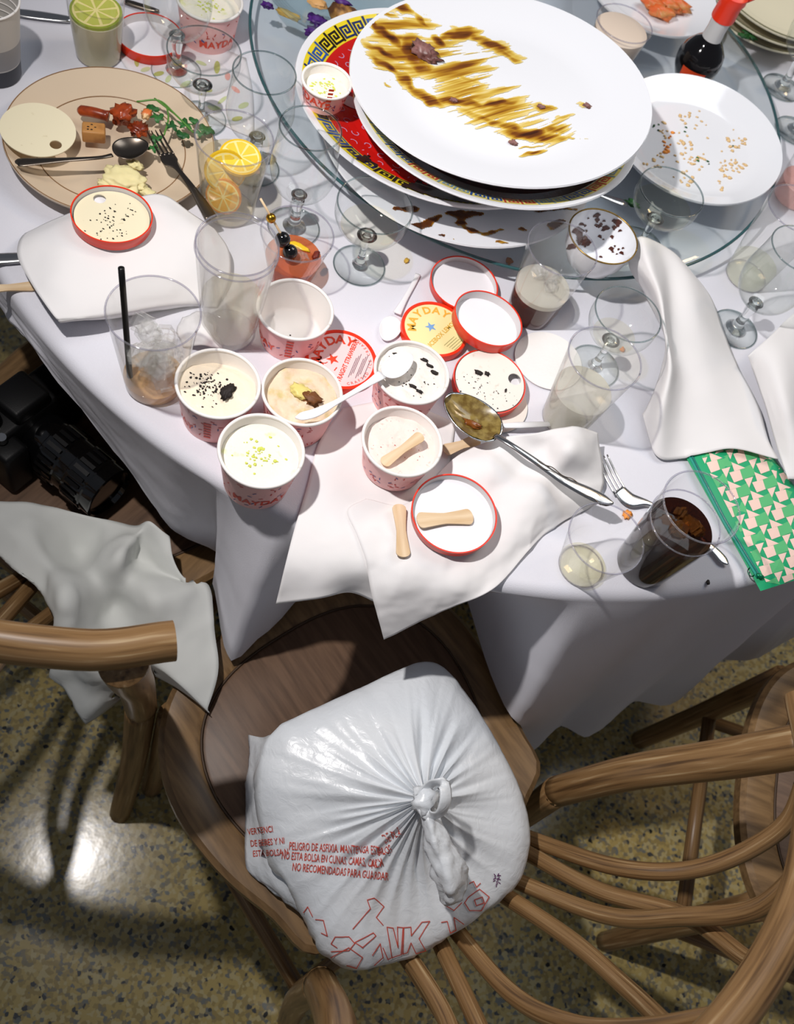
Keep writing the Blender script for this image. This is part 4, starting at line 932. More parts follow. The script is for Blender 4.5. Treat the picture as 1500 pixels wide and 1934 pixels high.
def scoop(t, kind, r0, r1, h, fz, seed):
    zt = h*fz; R = (r0+(r1-r0)*fz)*.965; n = 30; V, Fs = [Vector((0,0,zt))], []
    def hz(x, y):
        r = math.hypot(x,y)/R; z = zt
        if kind == 'cookie': z += .0014*fbm((x*60,y*60,seed),3) - .010*sm(.25,.9,(y*.85-x*.25)/R)
        elif kind == 'brownie': z += .0045*fbm((x*45,y*45,seed),4)+.004*math.exp(-((x+.004)**2+(y-.004)**2)/.0002) - .008*sm(.3,.95,(x*.6-y*.7)/R)
        elif kind == 'lemon': z += .0007*fbm((x*70,y*70,seed),3)+.0016*math.exp(-(r/.5)**2)
        elif kind == 'speck': z += .0026*fbm((x*55,y*55,seed),4)
        else: z += .0022*fbm((x*50,y*50,seed),4) - .006*math.exp(-((x-.004)**2+(y+.008)**2)/.00012)
        return z
    for j in range(1,n+1):
        for i in range(64):
            a = 2*PI*i/64; r = R*j/n; x, y = r*math.cos(a), r*math.sin(a); V.append(Vector((x,y,hz(x,y))))
    for i in range(64): Fs.append((0,1+i,1+(i+1)%64))
    for j in range(n-1):
        for i in range(64): k = (i+1)%64; Fs.append((1+j*64+i,1+(j+1)*64+i,1+(j+1)*64+k,1+j*64+k))
    t = mk('ice_cream', V, Fs, CREAM[kind], t)
    rnd = random.Random(seed+50); P = []
    def bits(nm, nn, rr, m, cx=0, cy=0, sp=.014, flat=.5):
        P = []
        for i in range(nn):
            x, y = rnd.gauss(cx,sp), rnd.gauss(cy,sp)
            if math.hypot(x,y) < R*.9: P.append(blob((x,y,hz(x,y)+.0003), rnd.uniform(*rr), .6, i, 1, (1,rnd.uniform(.5,1.2),flat)))
        if P: o = mk(nm, *join(*P), m, t); o['kind'] = 'stuff'
    if kind == 'cookie':
        bits('cookie_crumbs', 110, (.0004,.0016), COOKIE, -.010, -.004, .009)
        c = (.011,.000); mk('cookie_chunk', *blob((c[0],c[1],hz(*c)+.001), .0078, .8, 5, 3, (.75,1.25,.5), 3), COOKIE, t)
    if kind == 'speck':
        bits('cookie_crumbs', 34, (.0005,.0016), COOKIE, .004, .004, .018)
        for i,(x,y) in enumerate(((.014,.022),(.022,.016),(.006,.026),(.008,-.014),(.016,-.016),(-.024,.016))): mk('cookie_chunk', *blob((x,y,hz(x,y)+.0008), .0032, .8, i, 2, (1.3,.6,.5), 3), COOKIE, t)
    if kind == 'brownie':
        mk('brownie_chunk', *blob((.010,.002,hz(.010,.002)+.001), .0092, .7, 3, 3, (1.2,.8,.6), 4), mat('brownie', rgb(112,66,28), .6), t)
        mk('yellow_swirl', *blob((-.002,.004,hz(-.002,.004)+.0005), .012, .5, 8, 3, (1.0,.7,.35), 3), mat('yellow_swirl', rgb(226,208,124), .45), t)
    if kind == 'lemon': bits('lime_zest', 46, (.0007,.0022), mat('lime_zest', rgb(212,220,96), .45), -.002, .0, .009, .35)
    if kind == 'berry': bits('berry_specks', 26, (.0003,.0009), mat('berry_red', rgb(176,66,60), .5), 0,0,.018)
icecup('pink ice cream cup of cookie-speckled ice cream beside the straw cup', (412,724), 'cookie', h=.060, seed=2, logo=-2.6, fillz=.86)
icecup('pink ice cream cup with tan ice cream and brownie lump', (571,740), 'brownie', h=.056, r1=.0405, seed=3, fillz=.80)
icecup('pink ice cream cup of white lemon ice cream at the table edge', (494,851), 'lemon', h=.060, seed=4, logo=-1.05, fillz=.80)
icecup('pink ice cream cup of speckled ice cream under the white spoon', (778,703), 'speck', h=.052, r1=.0402, seed=5, fillz=.90)
icecup('pink ice cream cup of strawberry ice cream with a wooden stick', (760,833), 'berry', h=.046, r1=.0412, seed=6, fillz=.74, zb=ZT+.0075)
icecup('empty pink ice cream cup behind the strawberry lid', (558,584), None, h=.050, r1=.0405, seed=7, logo=-2.5)
icecup('pink ice cream cup behind the wine goblet and coupe', None, 'lemon', base=(392,72), seed=8, h=.056, logo=-.6)
icecup('pink ice cream cup tipped against the platter on the red plate', None, 'lemon', base=(610,190), zb=.8545, seed=9, h=.028, r1=.0280, r0=.0235, quat=Vector((0,0,1)).rotation_difference(Vector((.02,-.02,1)).normalized()), logo=-2.3, fillz=.6)

# ------------------------------------------------------------------ lids
def lid(label, c, R=.0425, tx=0, ty=0, face='inside', h=.011, insert=None, hole=None, rz=0):
    """face 'inside': upturned lid showing its white inside; 'label': lid lying label up (c = centre of upper plane)"""
    q = tiltq(tx,ty,rz); t = root('cup_lid', label, 'lid', Vector(c)-(q @ Vector((0,0,h))), group='red rimmed cup lids', quat=q)
    if face == 'inside':
        mk('lid_rim', *fixn(*lathe([(R*.95,0),(R*.975,.0008),(R,h),(R*.968,h),(R*.945,.002),(R*.945,0)], 80, False, False)), RED, t, auto=50)
        mk('lid_disc', *fixn(*lathe([(R*.946,.0006),(R*.946,.0026),(R*.90,.0024)], 80, True, True)), WLID, t, auto=50)
        mk('inner_wall', *lathe([(R*.944,.0026),(R*.962,h-.0008)], 80, False, False), mat('lid_inner_wall', rgb(214,210,210), .5), t)
    else:
        mk('lid_rim', *fixn(*lathe([(R,0),(R*.99,h-.0008),(R*.985,h),(R*.90,h),(R*.89,h-.0012)], 80, False, False)), RED, t, auto=50)
        mk('lid_disc', *fixn(*lathe([(R*.905,h-.003),(R*.905,h-.0010)], 80, True, True)), insert or WLID, t, auto=50)
    return t
def wafer(name, label, c, R, m, tx=0, ty=0, hole=None, t_=.0012, sx=1.0, rz=0, parent=None):
    """paper disc with a finger hole (hole = (x,y,r) as fractions)"""
    q = tiltq(tx,ty,rz); n = 72
    out = [Vector((R*sx*math.cos(2*PI*i/n), R*math.sin(2*PI*i/n), 0)) for i in range(n)]
    if hole:
        inn = [Vector((R*sx*hole[0]+R*hole[2]*math.cos(2*PI*i/n), R*hole[1]+R*hole[2]*math.sin(2*PI*i/n), 0)) for i in range(n)]
        d = Vector((hole[0]*sx,hole[1],0))*R; k0 = 0
        V = out+inn+[v+Vector((0,0,t_)) for v in out+inn]
        Fs = []
        for i in range(n):
            k = (i+1)%n; Fs += [(i,k,n+k,n+i),(2*n+i,2*n+k,3*n+k,3*n+i),(i,k,2*n+k,2*n+i),(n+i,n+k,3*n+k,3*n+i)]
    else:
        V = out+[v+Vector((0,0,t_)) for v in out]; Fs = [tuple(range(n)),tuple(range(n,2*n))]+[(i,(i+1)%n,n+(i+1)%n,n+i) for i in range(n)]
    V, Fs = fixn(V,Fs); o = mk(name, V, Fs, m, parent, auto=40); o.location = c; o.rotation_mode = 'QUATERNION'; o.rotation_quaternion = q
    if parent is None: tag(o, label, 'paper disc')
    return o
WAF = mat('paper_wafer', rgb(238,232,222), .6, var=(150, rgb(214,206,192), .62, .76)); YW = mat('cream_wafer', rgb(238,228,196), .6, var=(120, rgb(206,190,150), .66,.8)); WWAF = mat('icy_wafer', rgb(240,238,236), .35, bump=(300,.4,.001))
# on the napkin at left
q = lid('red rimmed lid lying on the folded napkin by the beige plate', (-.414,.672,.8125), .0428, .0,.05, 'inside', .013)
YW2 = wafer('paper_disc', 'cream paper disc with cookie crumbs inside the lid on the napkin', (-.414,.672,.8055), .0395, YW, .0,.05, (-.62,.42,.17))
bv = bvh_of([YW2]); crumbs('cookie_crumbs', None, YW2, [(210,405),(200,420),(225,412),(205,428),(190,432),(180,440),(235,440),(240,395)], lambda x,y: cast(bv,x,y,.0004), COOKIE, (.0004,.0011), 21, 60, 13)
lid('upturned red rimmed lid holding a wooden stick on the cloth napkin', (.0540,.5310,.7830), .0453, -.02,-.05)
lid('upturned red rimmed lid lying flat beside the turntable', (-.0434,.8427,.766), .0423)
lid('upturned red rimmed lid leaning across the lemon lid', (.0010,.7900,.786), .0422, .06,.10, h=.014)
lid('upturned red rimmed lid behind the lime drink', (-.548,1.000,.768), .042, h=.014)
L1 = lid('yellow labelled red lid under the leaning lid', (-.0505,.7610,.7625), .0405, face='label', insert=mat('lemon_label', rgb(244,230,168), .45), h=.0095)
L2 = lid('pink labelled strawberry lid under the white spoon', (-.1286,.6637,.7625), .0409, face='label', insert=mat('strawberry_label', rgb(244,208,208), .45), h=.0095)
L3 = lid('red rimmed lid carrying a cookie-speckled paper disc', (.0324,.7180,.771), .0428, .02,-.04, h=.013)
W3 = wafer('paper_disc', 'white paper disc with finger hole and cookie scraps in red lid', (.0324,.7180,.7705), .0405, WAF, .02,-.04, (.62,.42,.19))
bv = bvh_of([W3])
crumbs('cookie_crumbs', None, W3, [(915,740),(900,730),(955,745),(925,760),(890,715)], lambda x,y: cast(bv,x,y,.0004), COOKIE, (.0003,.0009), 22, 46, 15)
for i,(x,y,r,sc) in enumerate(((905,705,.0042,(1.1,.7,.4)),(920,706,.0036,(.9,.8,.4)),(955,738,.0020,(.6,1.2,.4)))): 
    o = mk('cookie_flake', *blob((0,0,0), r, .9, i+3, 2, sc, 3), COOKIE); o.location = cast(bv,x,y,.0010); tag(o, 'black cookie flake on the white paper disc', 'cookie crumb', 'cookie flakes on the paper disc')
wafer('paper_disc', 'frosty white paper disc lying on the cloth beside the cola cup', (.0870,.7980,ZT+.0016), .0420, WWAF)
wafer('paper_disc', 'plain white paper disc peeking out under the cookie-speckled lid', (.0470,.7060,ZT+.0014), .0405, WAF)
ov = wafer('paper_disc', 'cream oval paper disc with finger hole on the beige plate rim', (-.5585,.7600,.7835), .0415, YW, .05,.0, (.68,-.10,.16), .0012, 1.0, -.15)
# lid lettering: plane units are millimetres-like, x to the reader's right, y down
EX = Vector((r_[0],r_[1],0)).normalized(); EY = Vector((-EX.y,EX.x,0))
def prt(name, L, polys, m):
    d = [c for c in L.children if c.name.startswith('lid_disc')][0]; c = L.location; V, Fs = [], []
    for pl in polys:
        k = len(V); V += [EX*(x/1650)-EY*(y/1650)+Vector((0,0,.0095-.0010+.0003)) for x, y in pl]; Fs.append(tuple(range(k,k+len(pl))))
    o = mk(name, V, Fs, m, d, smooth=False); o['kind'] = 'stuff'
def arc_text(s, rx, a0, a1, size, bold=.02):
    P = []
    for i, ch in enumerate(s):
        a = math.radians(a0+(a1-a0)*i/(len(s)-1)); q, wd = text2(ch, bold); h_ = wd*size/2; tx_, ty_ = -math.sin(a), math.cos(a)
        sg = 1 if a1 > a0 else -1
        P += text_px(ch, rx*math.cos(a)-tx_*sg*h_, rx*math.sin(a)-ty_*sg*h_, size, math.degrees(a)+90*sg, bold)
    return P
def starp(x, y, r): 
    q = [(x+(r if k%2==0 else r*.4)*math.cos(k*PI/5+.5), y+(r if k%2==0 else r*.4)*math.sin(k*PI/5+.5)) for k in range(10)]
    return [[(x,y),q[k],q[(k+1)%10]] for k in range(10)]
prt('brand_lettering', L2, arc_text('MAYDAY', 36, 165,292, 27, .03), LOGO)
prt('flavour_lettering', L2, text_px('STRAIGHT STRAWBERRY', -2,56,12.5,-72,.02,.80)+arc_text('CRAFTED ICE CREAMS', 57,75,-60,8,.0), LOGO)
prt('star_emblem', L2, starp(-16,2,13)+ribbon2([(-32+8*math.cos(a),6+8*math.sin(a)) for a in (.6,1.2,1.8,2.4,3.0)],1.6)+ribbon2([(-8,20),(-12,27)],2), LOGO)
prt('small_print', L2, sum([ribbon2([(14+i*4.4+j*.30, 38-j*.95-5*(i%3)) for j in range(0,60,12)], 1.2) for i in range(7)], []), mat('grey_print', rgb(120,110,120), .5))
prt('brand_lettering', L1, arc_text('MAYDAY', 38, 175,300, 23, .03), mat('gold_print', rgb(240,176,60), .5))
prt('flavour_lettering', L1, text_px('ICEBOX LEMON', -8,44,13.5,-52,.02,.9), mat('amber_print', rgb(226,180,70), .5))
prt('star_emblem', L1, starp(-8,-4,12), mat('blue_emblem', rgb(120,165,215), .5))
prt('small_print', L1, sum([ribbon2([(18+i*5+j*.5, 36-j*.6+i*2) for j in range(0,50,10)], .9) for i in range(5)], []), mat('olive_print', rgb(150,150,90), .5))

# ------------------------------------------------------------------ sticks, spoons, forks
def paddle(L=.075, w=.0085):
    P = []
    for i in range(25):
        u = -math.cos(PI*i/24); k = w*(.62+.38*abs(u)**1.2)*math.sqrt(max(0,1-max(0,(abs(u)-.80)/.2)**2)); P.append((u*L/2, k))
    return P+[(x,-y) for x,y in P[::-1][1:-1]]
def stick(label, a, b, z0, z1, L=None, w=.0085):
    A, B = G(*a,z0), G(*b,z1); d = B-A; Lx = d.length
    o = mk('wooden_stick', *extrude(paddle(Lx, w), .0016), WOODSTICK, smooth=False); o.location = (A+B)/2
    o.rotation_mode = 'QUATERNION'; o.rotation_quaternion = d.to_track_quat('X','Z'); return tag(o, label, 'wooden stick', 'wooden ice cream sticks')
stick('wooden ice cream stick lying inside the upturned red lid', (787,984), (893,976), .7770,.7770, w=.0098)
stick('wooden ice cream stick lying on the napkin beside the lid', (753,953), (762,1053), .769,.766, w=.0080)
stick('wooden ice cream stick stuck in the strawberry ice cream', (722,877), (798,822), .797,.806, w=.0068)
stick('wooden ice cream stick under the serving spoon', (838,852), (905,830), ZT+.008,ZT+.008, w=.0080)
stick('wooden ice cream stick poking out under the folded napkin', (-40,548), (70,541), ZT+.0015,ZT+.0015, w=.0068)
def spoon(name, label, bowl_c, bowl_dir, L, W, depth, handle, hw, m, cat='spoon', hz=None, parts='bowl', ht=.0012, n=14):
    """bowl centre (world), axis direction, half length/width, handle path (world pts), half widths"""
    t = root(name, label, cat, bowl_c); ax = Vector((bowl_dir.x,bowl_dir.y,0)).normalized(); sd = Vector((-ax.y,ax.x,0))
    V, Fs = [], []; M_ = 20
    for sgn, off in ((1,0),(-1,-.0012)):
        for j in range(n+1):
            r = j/n
            for i in range(M_*2):
                a = PI*i/M_; x, y = r*math.cos(a), r*math.sin(a); k = 1-.16*x
                V.append(ax*(x*L)+sd*(y*W*k)+Vector((0,0,-depth*(1-r*r)+off)))
    q = M_*2
    for s in range(2):
        b0 = s*(n+1)*q
        for j in range(n):
            for i in range(q): k = (i+1)%q; Fs.append((b0+j*q+i,b0+(j+1)*q+i,b0+(j+1)*q+k,b0+j*q+k))
    for i in range(q): k = (i+1)%q; Fs.append((n*q+i,n*q+k,(n+1)*q+n*q+k,(n+1)*q+n*q+i))
    mk('bowl', *fixn(V,Fs), m, t)
    hp = crom(handle, 6); hwid = crom([Vector((w_,0,0)) for w_ in hw], 6)
    mk('handle', *tube(hp, [max(.0006,v.x) for v in hwid], 12, flat=[ht]*len(hp)), m, t, world=True)
    return t
PW = mat('white_plastic', rgb(240,240,242), .28, sss=.05)
# big serving spoon
bc = G(893,785,.7905); d = G(840,745,.79)-G(945,825,.79)
sp = spoon('serving_spoon', 'large silver serving spoon with food residue on the cloth napkin', bc, d, .0375, .0245, .009, [G(935,822,.7905),G(965,840,.797),G(1010,870,.797),G(1060,905,.795),G(1110,930,.792),G(1142,945,.789),G(1158,951,.788)], [.004,.0035,.0042,.0052,.0078,.0072,.0018], SILV, ht=.0017)
RES = mat('brown_residue', rgb(104,82,36), .25, coat=.4, var=(120, rgb(140,120,64), .4,.6))
V, Fs = [], []
ax = Vector((d.x,d.y,0)).normalized(); sd = Vector((-ax.y,ax.x,0)); n = 12
for j in range(n+1):
    r = .93*j/n
    for i in range(40):
        a = 2*PI*i/40; rr_ = r*(1+.10*noise.noise(Vector((math.cos(a)*2,math.sin(a)*2,3)))) if j == n else r
        x, y = rr_*math.cos(a), rr_*math.sin(a); V.append(ax*(x*.0375)+sd*(y*.0245*(1-.16*x))+Vector((0,0,-.009*(1-rr_*rr_)+.0008+.0010*max(0,fbm((x*3,y*3,2),3)))))
Fs = [(j*40+i,(j+1)*40+i,(j+1)*40+(i+1)%40,j*40+(i+1)%40) for j in range(n) for i in range(40)]
mk('food_residue', V, Fs, RES, sp); mk('sauce_lump', *blob(Vector((.004,-.006,-.006)),.0062,.7,3,3,(1.6,.7,.45),3), mat('amber_lump', rgb(126,70,22), .2, coat=.5), sp)
for s in (-1,1):
    pts = [G(1015+i*9.2, 872+i*5.6+s*(3.4+i*.32)+2.2*math.sin(i*1.5), .799-.0006*i) for i in range(14)]; mk('engraved_scroll', *tube(crom(pts,3), .0006, 6), SILVD, [c for c in sp.children if c.name.startswith('handle')][0], world=True)
# fork by the dark cola
def fork(name, label, pts, hw, tine_from, tine_to, side, m, n=4, gap=.0052, tw=.0013, ht=.0011):
    t = root(name, label, 'fork', pts[0]); hp = crom(pts, 6); hwid = crom([Vector((w_,0,0)) for w_ in hw], 6)
    mk('handle', *tube(hp, [v.x for v in hwid], 12, flat=[ht]*len(hp)), m, t, world=True)
    for k in range(n):
        o_ = (k-(n-1)/2)*gap; A = tine_from+side*o_; B = tine_to+side*o_*.95
        mk('tine', *tube(crom([A,(A+B)/2+Vector((0,0,-.0015)),B],5), [tw]*9+[tw*.7,tw*.5], 8, flat=[ht]*11), m, t, world=True)
    return t
A, B = G(1172,930,.7585), G(1137,862,.764); ax = (B-A).normalized(); side = Vector((-ax.y,ax.x,0)).normalized()
fork('dinner_fork', 'steel dinner fork passing under the dark cola cup', [A+ax*.004, G(1190,943,.7585), G(1230,952,.758), G(1290,990,.7555), G(1345,1035,.7565), G(1366,1057,.7565), G(1375,1066,.7565)], [.0085,.0095,.0032,.0032,.0050,.0058,.0015], A, B, side, SILV)
# beige-plate cutlery
bc = G(247,278,.788); d = G(280,270,.788)-G(210,290,.788)
spoon('dinner_spoon', 'tarnished spoon lying across the beige plate', bc, d, .0215, .0165, .006, [G(212,293,.788),G(185,298,.790),G(120,302,.788),G(50,306,.786),G(36,306,.785),G(28,306,.785)], [.003,.0025,.0035,.0064,.0058,.0012], SILVD, ht=.0013)
A, B = G(316,293,.787), G(290,247,.782); ax = (B-A).normalized(); side = Vector((-ax.y,ax.x,0)).normalized()
fork('dinner_fork', 'tarnished fork hanging over the beige plate rim', [A+ax*.003,G(322,305,.787),G(335,318,.788),G(360,350,.790),G(385,388,.786),G(400,412,.784)], [.0085,.0095,.0035,.0040,.0068,.0070], A, B, side, SILVD)
# white plastic spoons
bc = G(752,688,.815); d = G(780,670,.815)-G(725,712,.815)
o = spoon('plastic_spoon', 'white plastic spoon lying across two ice cream cups', bc, d, .022, .0125, .004, [G(722,707,.814),G(690,728,.816),G(640,757,.818),G(600,778,.815),G(572,786,.812),G(558,789,.811)], [.006,.0035,.0030,.0050,.0050,.0012], PW, ht=.0014)
bc = G(737,620,ZT+.0055); d = G(725,645,.755)-G(750,590,.755)
spoon('plastic_spoon', 'white plastic spoon lying on the cloth behind the speckled cup', bc, d, .019, .0125, .003, [G(750,592,.757),G(765,565,.756),G(782,535,.755),G(790,518,.755)], [.005,.0032,.003,.0034], PW, ht=.001)
o = mk('plastic_fork', *tube([G(945,804,.763),G(980,803,.763),G(1038,801,.763)], [.003,.0042,.0036], 10, flat=[.0012]*3), PW); tag(o, 'white plastic cutlery handle sticking out under the serving spoon', 'cutlery')
# knives
def knife(label, a, b, z, m=SILV, w=.008):
    o = mk('table_knife', *tube([G(*a,z)+(G(*b,z)-G(*a,z))*k/8 for k in range(9)], [w*.75,w*.9,w,w,w,w*.95,w*.9,w*.8,w*.5], 12, flat=[.0025]*9), m); return tag(o, label, 'knife', 'table knives')
knife('silver knife handle poking out of the folded napkin', (-60,492), (90,484), ZT+.0042)
knife('silver knife lying behind the paper cup', (20,22), (140,38), ZT+.0042)
knife('dark knife handle between lime drink and wine goblet', (235,2), (300,22), ZT+.0040, SILVD, .005)
# ------------------------------------------------------------------ food on the beige plate
t = root('tofu_cube', 'browned tofu cube on the beige plate', 'tofu', G(178,262,.770), .5)
V, Fs = box((0,0,.009), (.026,.018,.016)); o = mk('tofu_body', V, Fs, mat('tofu_brown', rgb(186,132,72), .5, var=(40, rgb(140,86,40), .5,.7)), t); b = o.modifiers.new('bevel','BEVEL'); b.width = .002; b.segments = 2
for i in range(5): mk('char_spot', *blob((-.006+.004*(i%3), -.004+.004*(i//2), .0172), .0013, .5, i, 1, (1.2,.8,.3)), COOKIE, t)
PRW = mat('pepper_orange', rgb(176,72,26), .3, coat=.3, var=(50, rgb(120,44,20), .45,.65))
t = root('prawn_shell', 'reddish brown prawn shell scrap on the beige plate', 'food scrap', G(225,222,.776))
mk('tail', *tube(crom([G(148,208,.776),G(175,212,.780),G(205,220,.780)],5), [.0035]+[.0062]*9+[.0070], 12), PRW, t, world=True); mk('head', *blob(G(232,215,.781)-t.location, .0125, .8, 5, 3, (1.0,1.1,.7), 3), PRW, t); mk('leg_tangle', *blob(G(262,243,.777)-t.location, .010, 1.0, 8, 3, (1.1,1.0,.5), 3.5), PRW, t)
scrap('carrot_piece', 'pale orange carrot piece beside the prawn shell', 277,215,.780,.0075,mat('carrot', rgb(224,120,60), .4, var=(60, rgb(236,196,140), .5,.6)),'carrot',(.8,1.1,.7),3,.4)
t = root('coriander_sprig', 'sprig of green coriander on the beige plate', 'herb', G(330,220,.78))
for pts in (((258,192,.782),(300,190,.786),(330,215,.786),(365,250,.783)), ((315,200,.785),(318,225,.783),(310,255,.780)), ((292,186,.785),(300,192,.786),(330,215,.784))):
    mk('stalk', *tube(crom([G(*q) for q in pts],6), .0011, 8), mat('green_stalk', rgb(90,140,60), .4), t, world=True)
for i,(x,y,r,a) in enumerate(((288,205,.009,.4),(298,222,.010,1.2),(325,238,.009,2.0),(350,235,.011,.8),(345,255,.009,1.6),(390,245,.011,.3),(378,252,.008,2.4),(295,262,.009,1.0),(290,280,.008,.2),(366,228,.007,3))):
    c = G(x,y,.783); V = [c]+[c+Vector((r*(.55+.45*abs(math.cos(2.5*k*PI/10)))*math.cos(2*PI*k/20+a), r*.8*(.55+.45*abs(math.cos(2.5*k*PI/10)))*math.sin(2*PI*k/20+a), .0022*math.sin(k*1.3+i))) for k in range(20)]
    mk('leaf', V, [(0,1+k,1+(k+1)%20) for k in range(20)], HERB, t, world=True, solid=.0004)
PO = mat('mashed_potato', rgb(236,224,168), .5, sss=.1)
t = root('potato_mound', 'pale yellow mashed potato mound on the beige plate', 'food scrap', G(235,345,.772)); mk('mash', *blob((0,0,.004), .021, .35, 3, 4, (1.15,.95,.45), 3), PO, t)
for i,(x,y) in enumerate(((200,348),(222,362),(262,352),(255,312),(280,365))): mk('mash_lump', *blob(G(x,y,.776)-t.location, .0075, .7, i+3, 3, (1.2,.8,.5), 3), PO, t)
# ------------------------------------------------------------------ rice bowl
rb_ = root('rice_bowl', 'white bowl with dark sauce splashes and gold rim beside cola cup', 'bowl', (.083,.933,ZS+.0006))
BR, BH = .0432, .052
bprof = [(.020,0),(.022,.003),(.031,.012),(.039,.030),(BR,BH),(BR*.975,BH),(.0372,.030),(.0295,.014),(.018,.0062),(.001,.0055)]
bo = mk('bowl_body', *fixn(*lathe(bprof, 72, True, True)), PORC, rb_, auto=60)
mk('gold_rim', *tube([Vector((BR*.99*math.cos(2*PI*i/72), BR*.99*math.sin(2*PI*i/72), BH)) for i in range(73)], .0010, 8), mat('gold_rim_glaze', rgb(150,120,60), .25, metal=.7), rb_)
bv = bvh_of([bo]); SPL = mat('brown_splash', rgb(74,30,16), .2, coat=.3)
rnd = random.Random(4); k_ = 0
for cx, cy, n, sp, r0, r1 in ((1125,402,9,14,3,9),(1150,430,12,16,2,8),(1100,455,12,10,4,11),(1165,470,8,12,2,5),(1105,420,5,10,2,5)):
    for i in range(n):
        x, y = rnd.gauss(cx,sp), rnd.gauss(cy,sp*.8); r = rnd.uniform(r0,r1)
        pl = [(x+r*(1+.4*math.sin(3*a+i))*math.cos(a), y+r*.8*(1+.4*math.cos(2*a+i))*math.sin(a)) for a in [2*PI*q/10 for q in range(10)]]
        decal('sauce_splash', bv, [pl], SPL, rb_, .0006+.0001*(k_%5)); k_ += 1
o = mk('teaspoon', *tube([G(1085,352,ZS+.004)+(G(1186,386,ZS+.004)-G(1085,352,ZS+.004))*k/8 for k in range(9)], [.003,.003,.003,.0035,.004,.005,.006,.0065,.004], 10, flat=[.0014]*9), SILV); tag(o, 'silver teaspoon handle sticking out from under the stacked plates', 'spoon')
scrap('herb_scrap', 'dark green leaf scrap on the turntable beside the bowl', 1194,384,ZS+.003,.007,HERB,'herb',(1.3,.8,.3),4,.8)
# ------------------------------------------------------------------ patterned pouch
def pouch():
    t = root('zip_pouch', 'green and pink geometric patterned zip pouch at the table edge', 'pouch', G(1420,960,ZT+.001))
    c = [[G(1290,846,.760),G(1436,822,.760)],[G(1440,1114,.760),G(1610,1060,.760)]]
    n = 30; V, Fs = [], []
    for s in (0,1):
        for j in range(n+1):
            for i in range(n+1):
                u, v = i/n, j/n; p = c[0][0]*(1-u)*(1-v)+c[0][1]*u*(1-v)+c[1][0]*(1-u)*v+c[1][1]*u*v
                k = (1-abs(2*u-1)**5)*(1-abs(2*v-1)**6)
                z = ZT+.0045+.0125*k+.0012*noise.noise(Vector((u*3,v*4,2))) if s == 0 else ZT+.0045-.0030*k
                if j in (0,n) or i in (0,n): z = ZT+.0045
                V.append(Vector((p.x,p.y,z)))
    m1 = (n+1)*(n+1)
    for s in (0,1):
        for j in range(n):
            for i in range(n):
                a = s*m1+j*(n+1)+i; f = (a,a+n+1,a+n+2,a+1); Fs.append(f if s == 0 else f[::-1])
    G1, G2, PK, TL = mat('pouch_green', rgb(22,168,112), .6, bump=(1500,.3,.0004)), mat('pouch_light_green', rgb(92,190,124), .65), mat('pouch_pink', rgb(248,214,200), .65), mat('teal_zip', rgb(14,150,130), .45)
    global POUCH
    body = POUCH = mk('pouch_body', *fixn(V,Fs), G1, t, world=True)
    bv = bvh_of([body]); sc = 5.527
    Z = lambda x,y: (1280+x/sc, 780+y/sc)
    ol = [Z(190,345),Z(800,245),Z(1800,1480),Z(960,1838)]
    def clip(pl):
        for i in range(4):
            (ax,ay),(bx,by) = ol[i], ol[(i+1)%4]; out = []
            side = lambda p: (bx-ax)*(p[1]-ay)-(by-ay)*(p[0]-ax)
            for a, b in zip(pl, pl[1:]+pl[:1]):
                sa, sb_ = side(a), side(b)
                if sa >= 0: out.append(a)
                if sa*sb_ < 0: k = sa/(sa-sb_); out.append((a[0]+(b[0]-a[0])*k, a[1]+(b[1]-a[1])*k))
            pl = out
            if len(pl) < 3: return None
        return pl
    A, B = (238,103), (196,297)
    mot = [('pink_square',PK,.0005,[(-70,-40),(40,-70),(72,30),(-20,65)]),('pink_triangle',PK,.0005,[(-150,-75),(-60,-100),(-100,15)]),('pink_triangle',PK,.0005,[(-90,45),(55,105),(-60,140)]),('light_green_square',G2,.0003,[(40,-70),(158,-128),(212,-18),(72,32)])]
    for i in range(-6,8):
        for j in range(-6,10):
            ox, oy = 650+i*A[0]+j*(B[0]), 470+i*A[1]+j*B[1]
            if not (-100 < ox < 1500 and 100 < oy < 2000): continue
            for nm_, m, off, pts in mot:
                pl = clip([Z(ox+x,oy+y) for x,y in pts])
                if not pl: continue
                cx_, cy_ = sum(p[0] for p in pl)/len(pl), sum(p[1] for p in pl)/len(pl)
                sub = [[(cx_,cy_),pl[k],pl[(k+1)%len(pl)]] for k in range(len(pl))]
                decal(nm_, bv, sub, m, t, off)
    zp = [cast(bv,*Z(x,y),.0012) for x,y in ((130,430),(240,640),(370,880),(500,1130),(640,1360),(760,1560),(850,1710))]
    zp = [p for p in zp if p is not None]
    if len(zp) > 2:
        zz = crom(zp,6); zt_ = mk('zip_tape', *tube(zz, .0042, 8, flat=.0008), TL, t, world=True); mk('zip_teeth', *tube([p+Vector((0,0,.0008)) for p in zz], .0012, 8), mat('zip_teeth', rgb(10,110,100), .3), zt_, world=True)
        e = zp[-1]; mk('zip_slider', *blob(e+Vector((0,0,.0015)), .0042, .3, 2, 2, (1.2,.8,.6)), mat('zip_slider_green', rgb(20,130,90), .3, metal=.6), t, world=True)
        r0 = G(*Z(770,1660),.7575); mk('zip_ring', *tube([r0+Vector((.0042*math.cos(2*PI*k/20),.0055*math.sin(2*PI*k/20),.0)) for k in range(21)], .0006, 6), mat('zip_ring_metal', rgb(40,90,70), .3, metal=.8), t, world=True)
pouch()
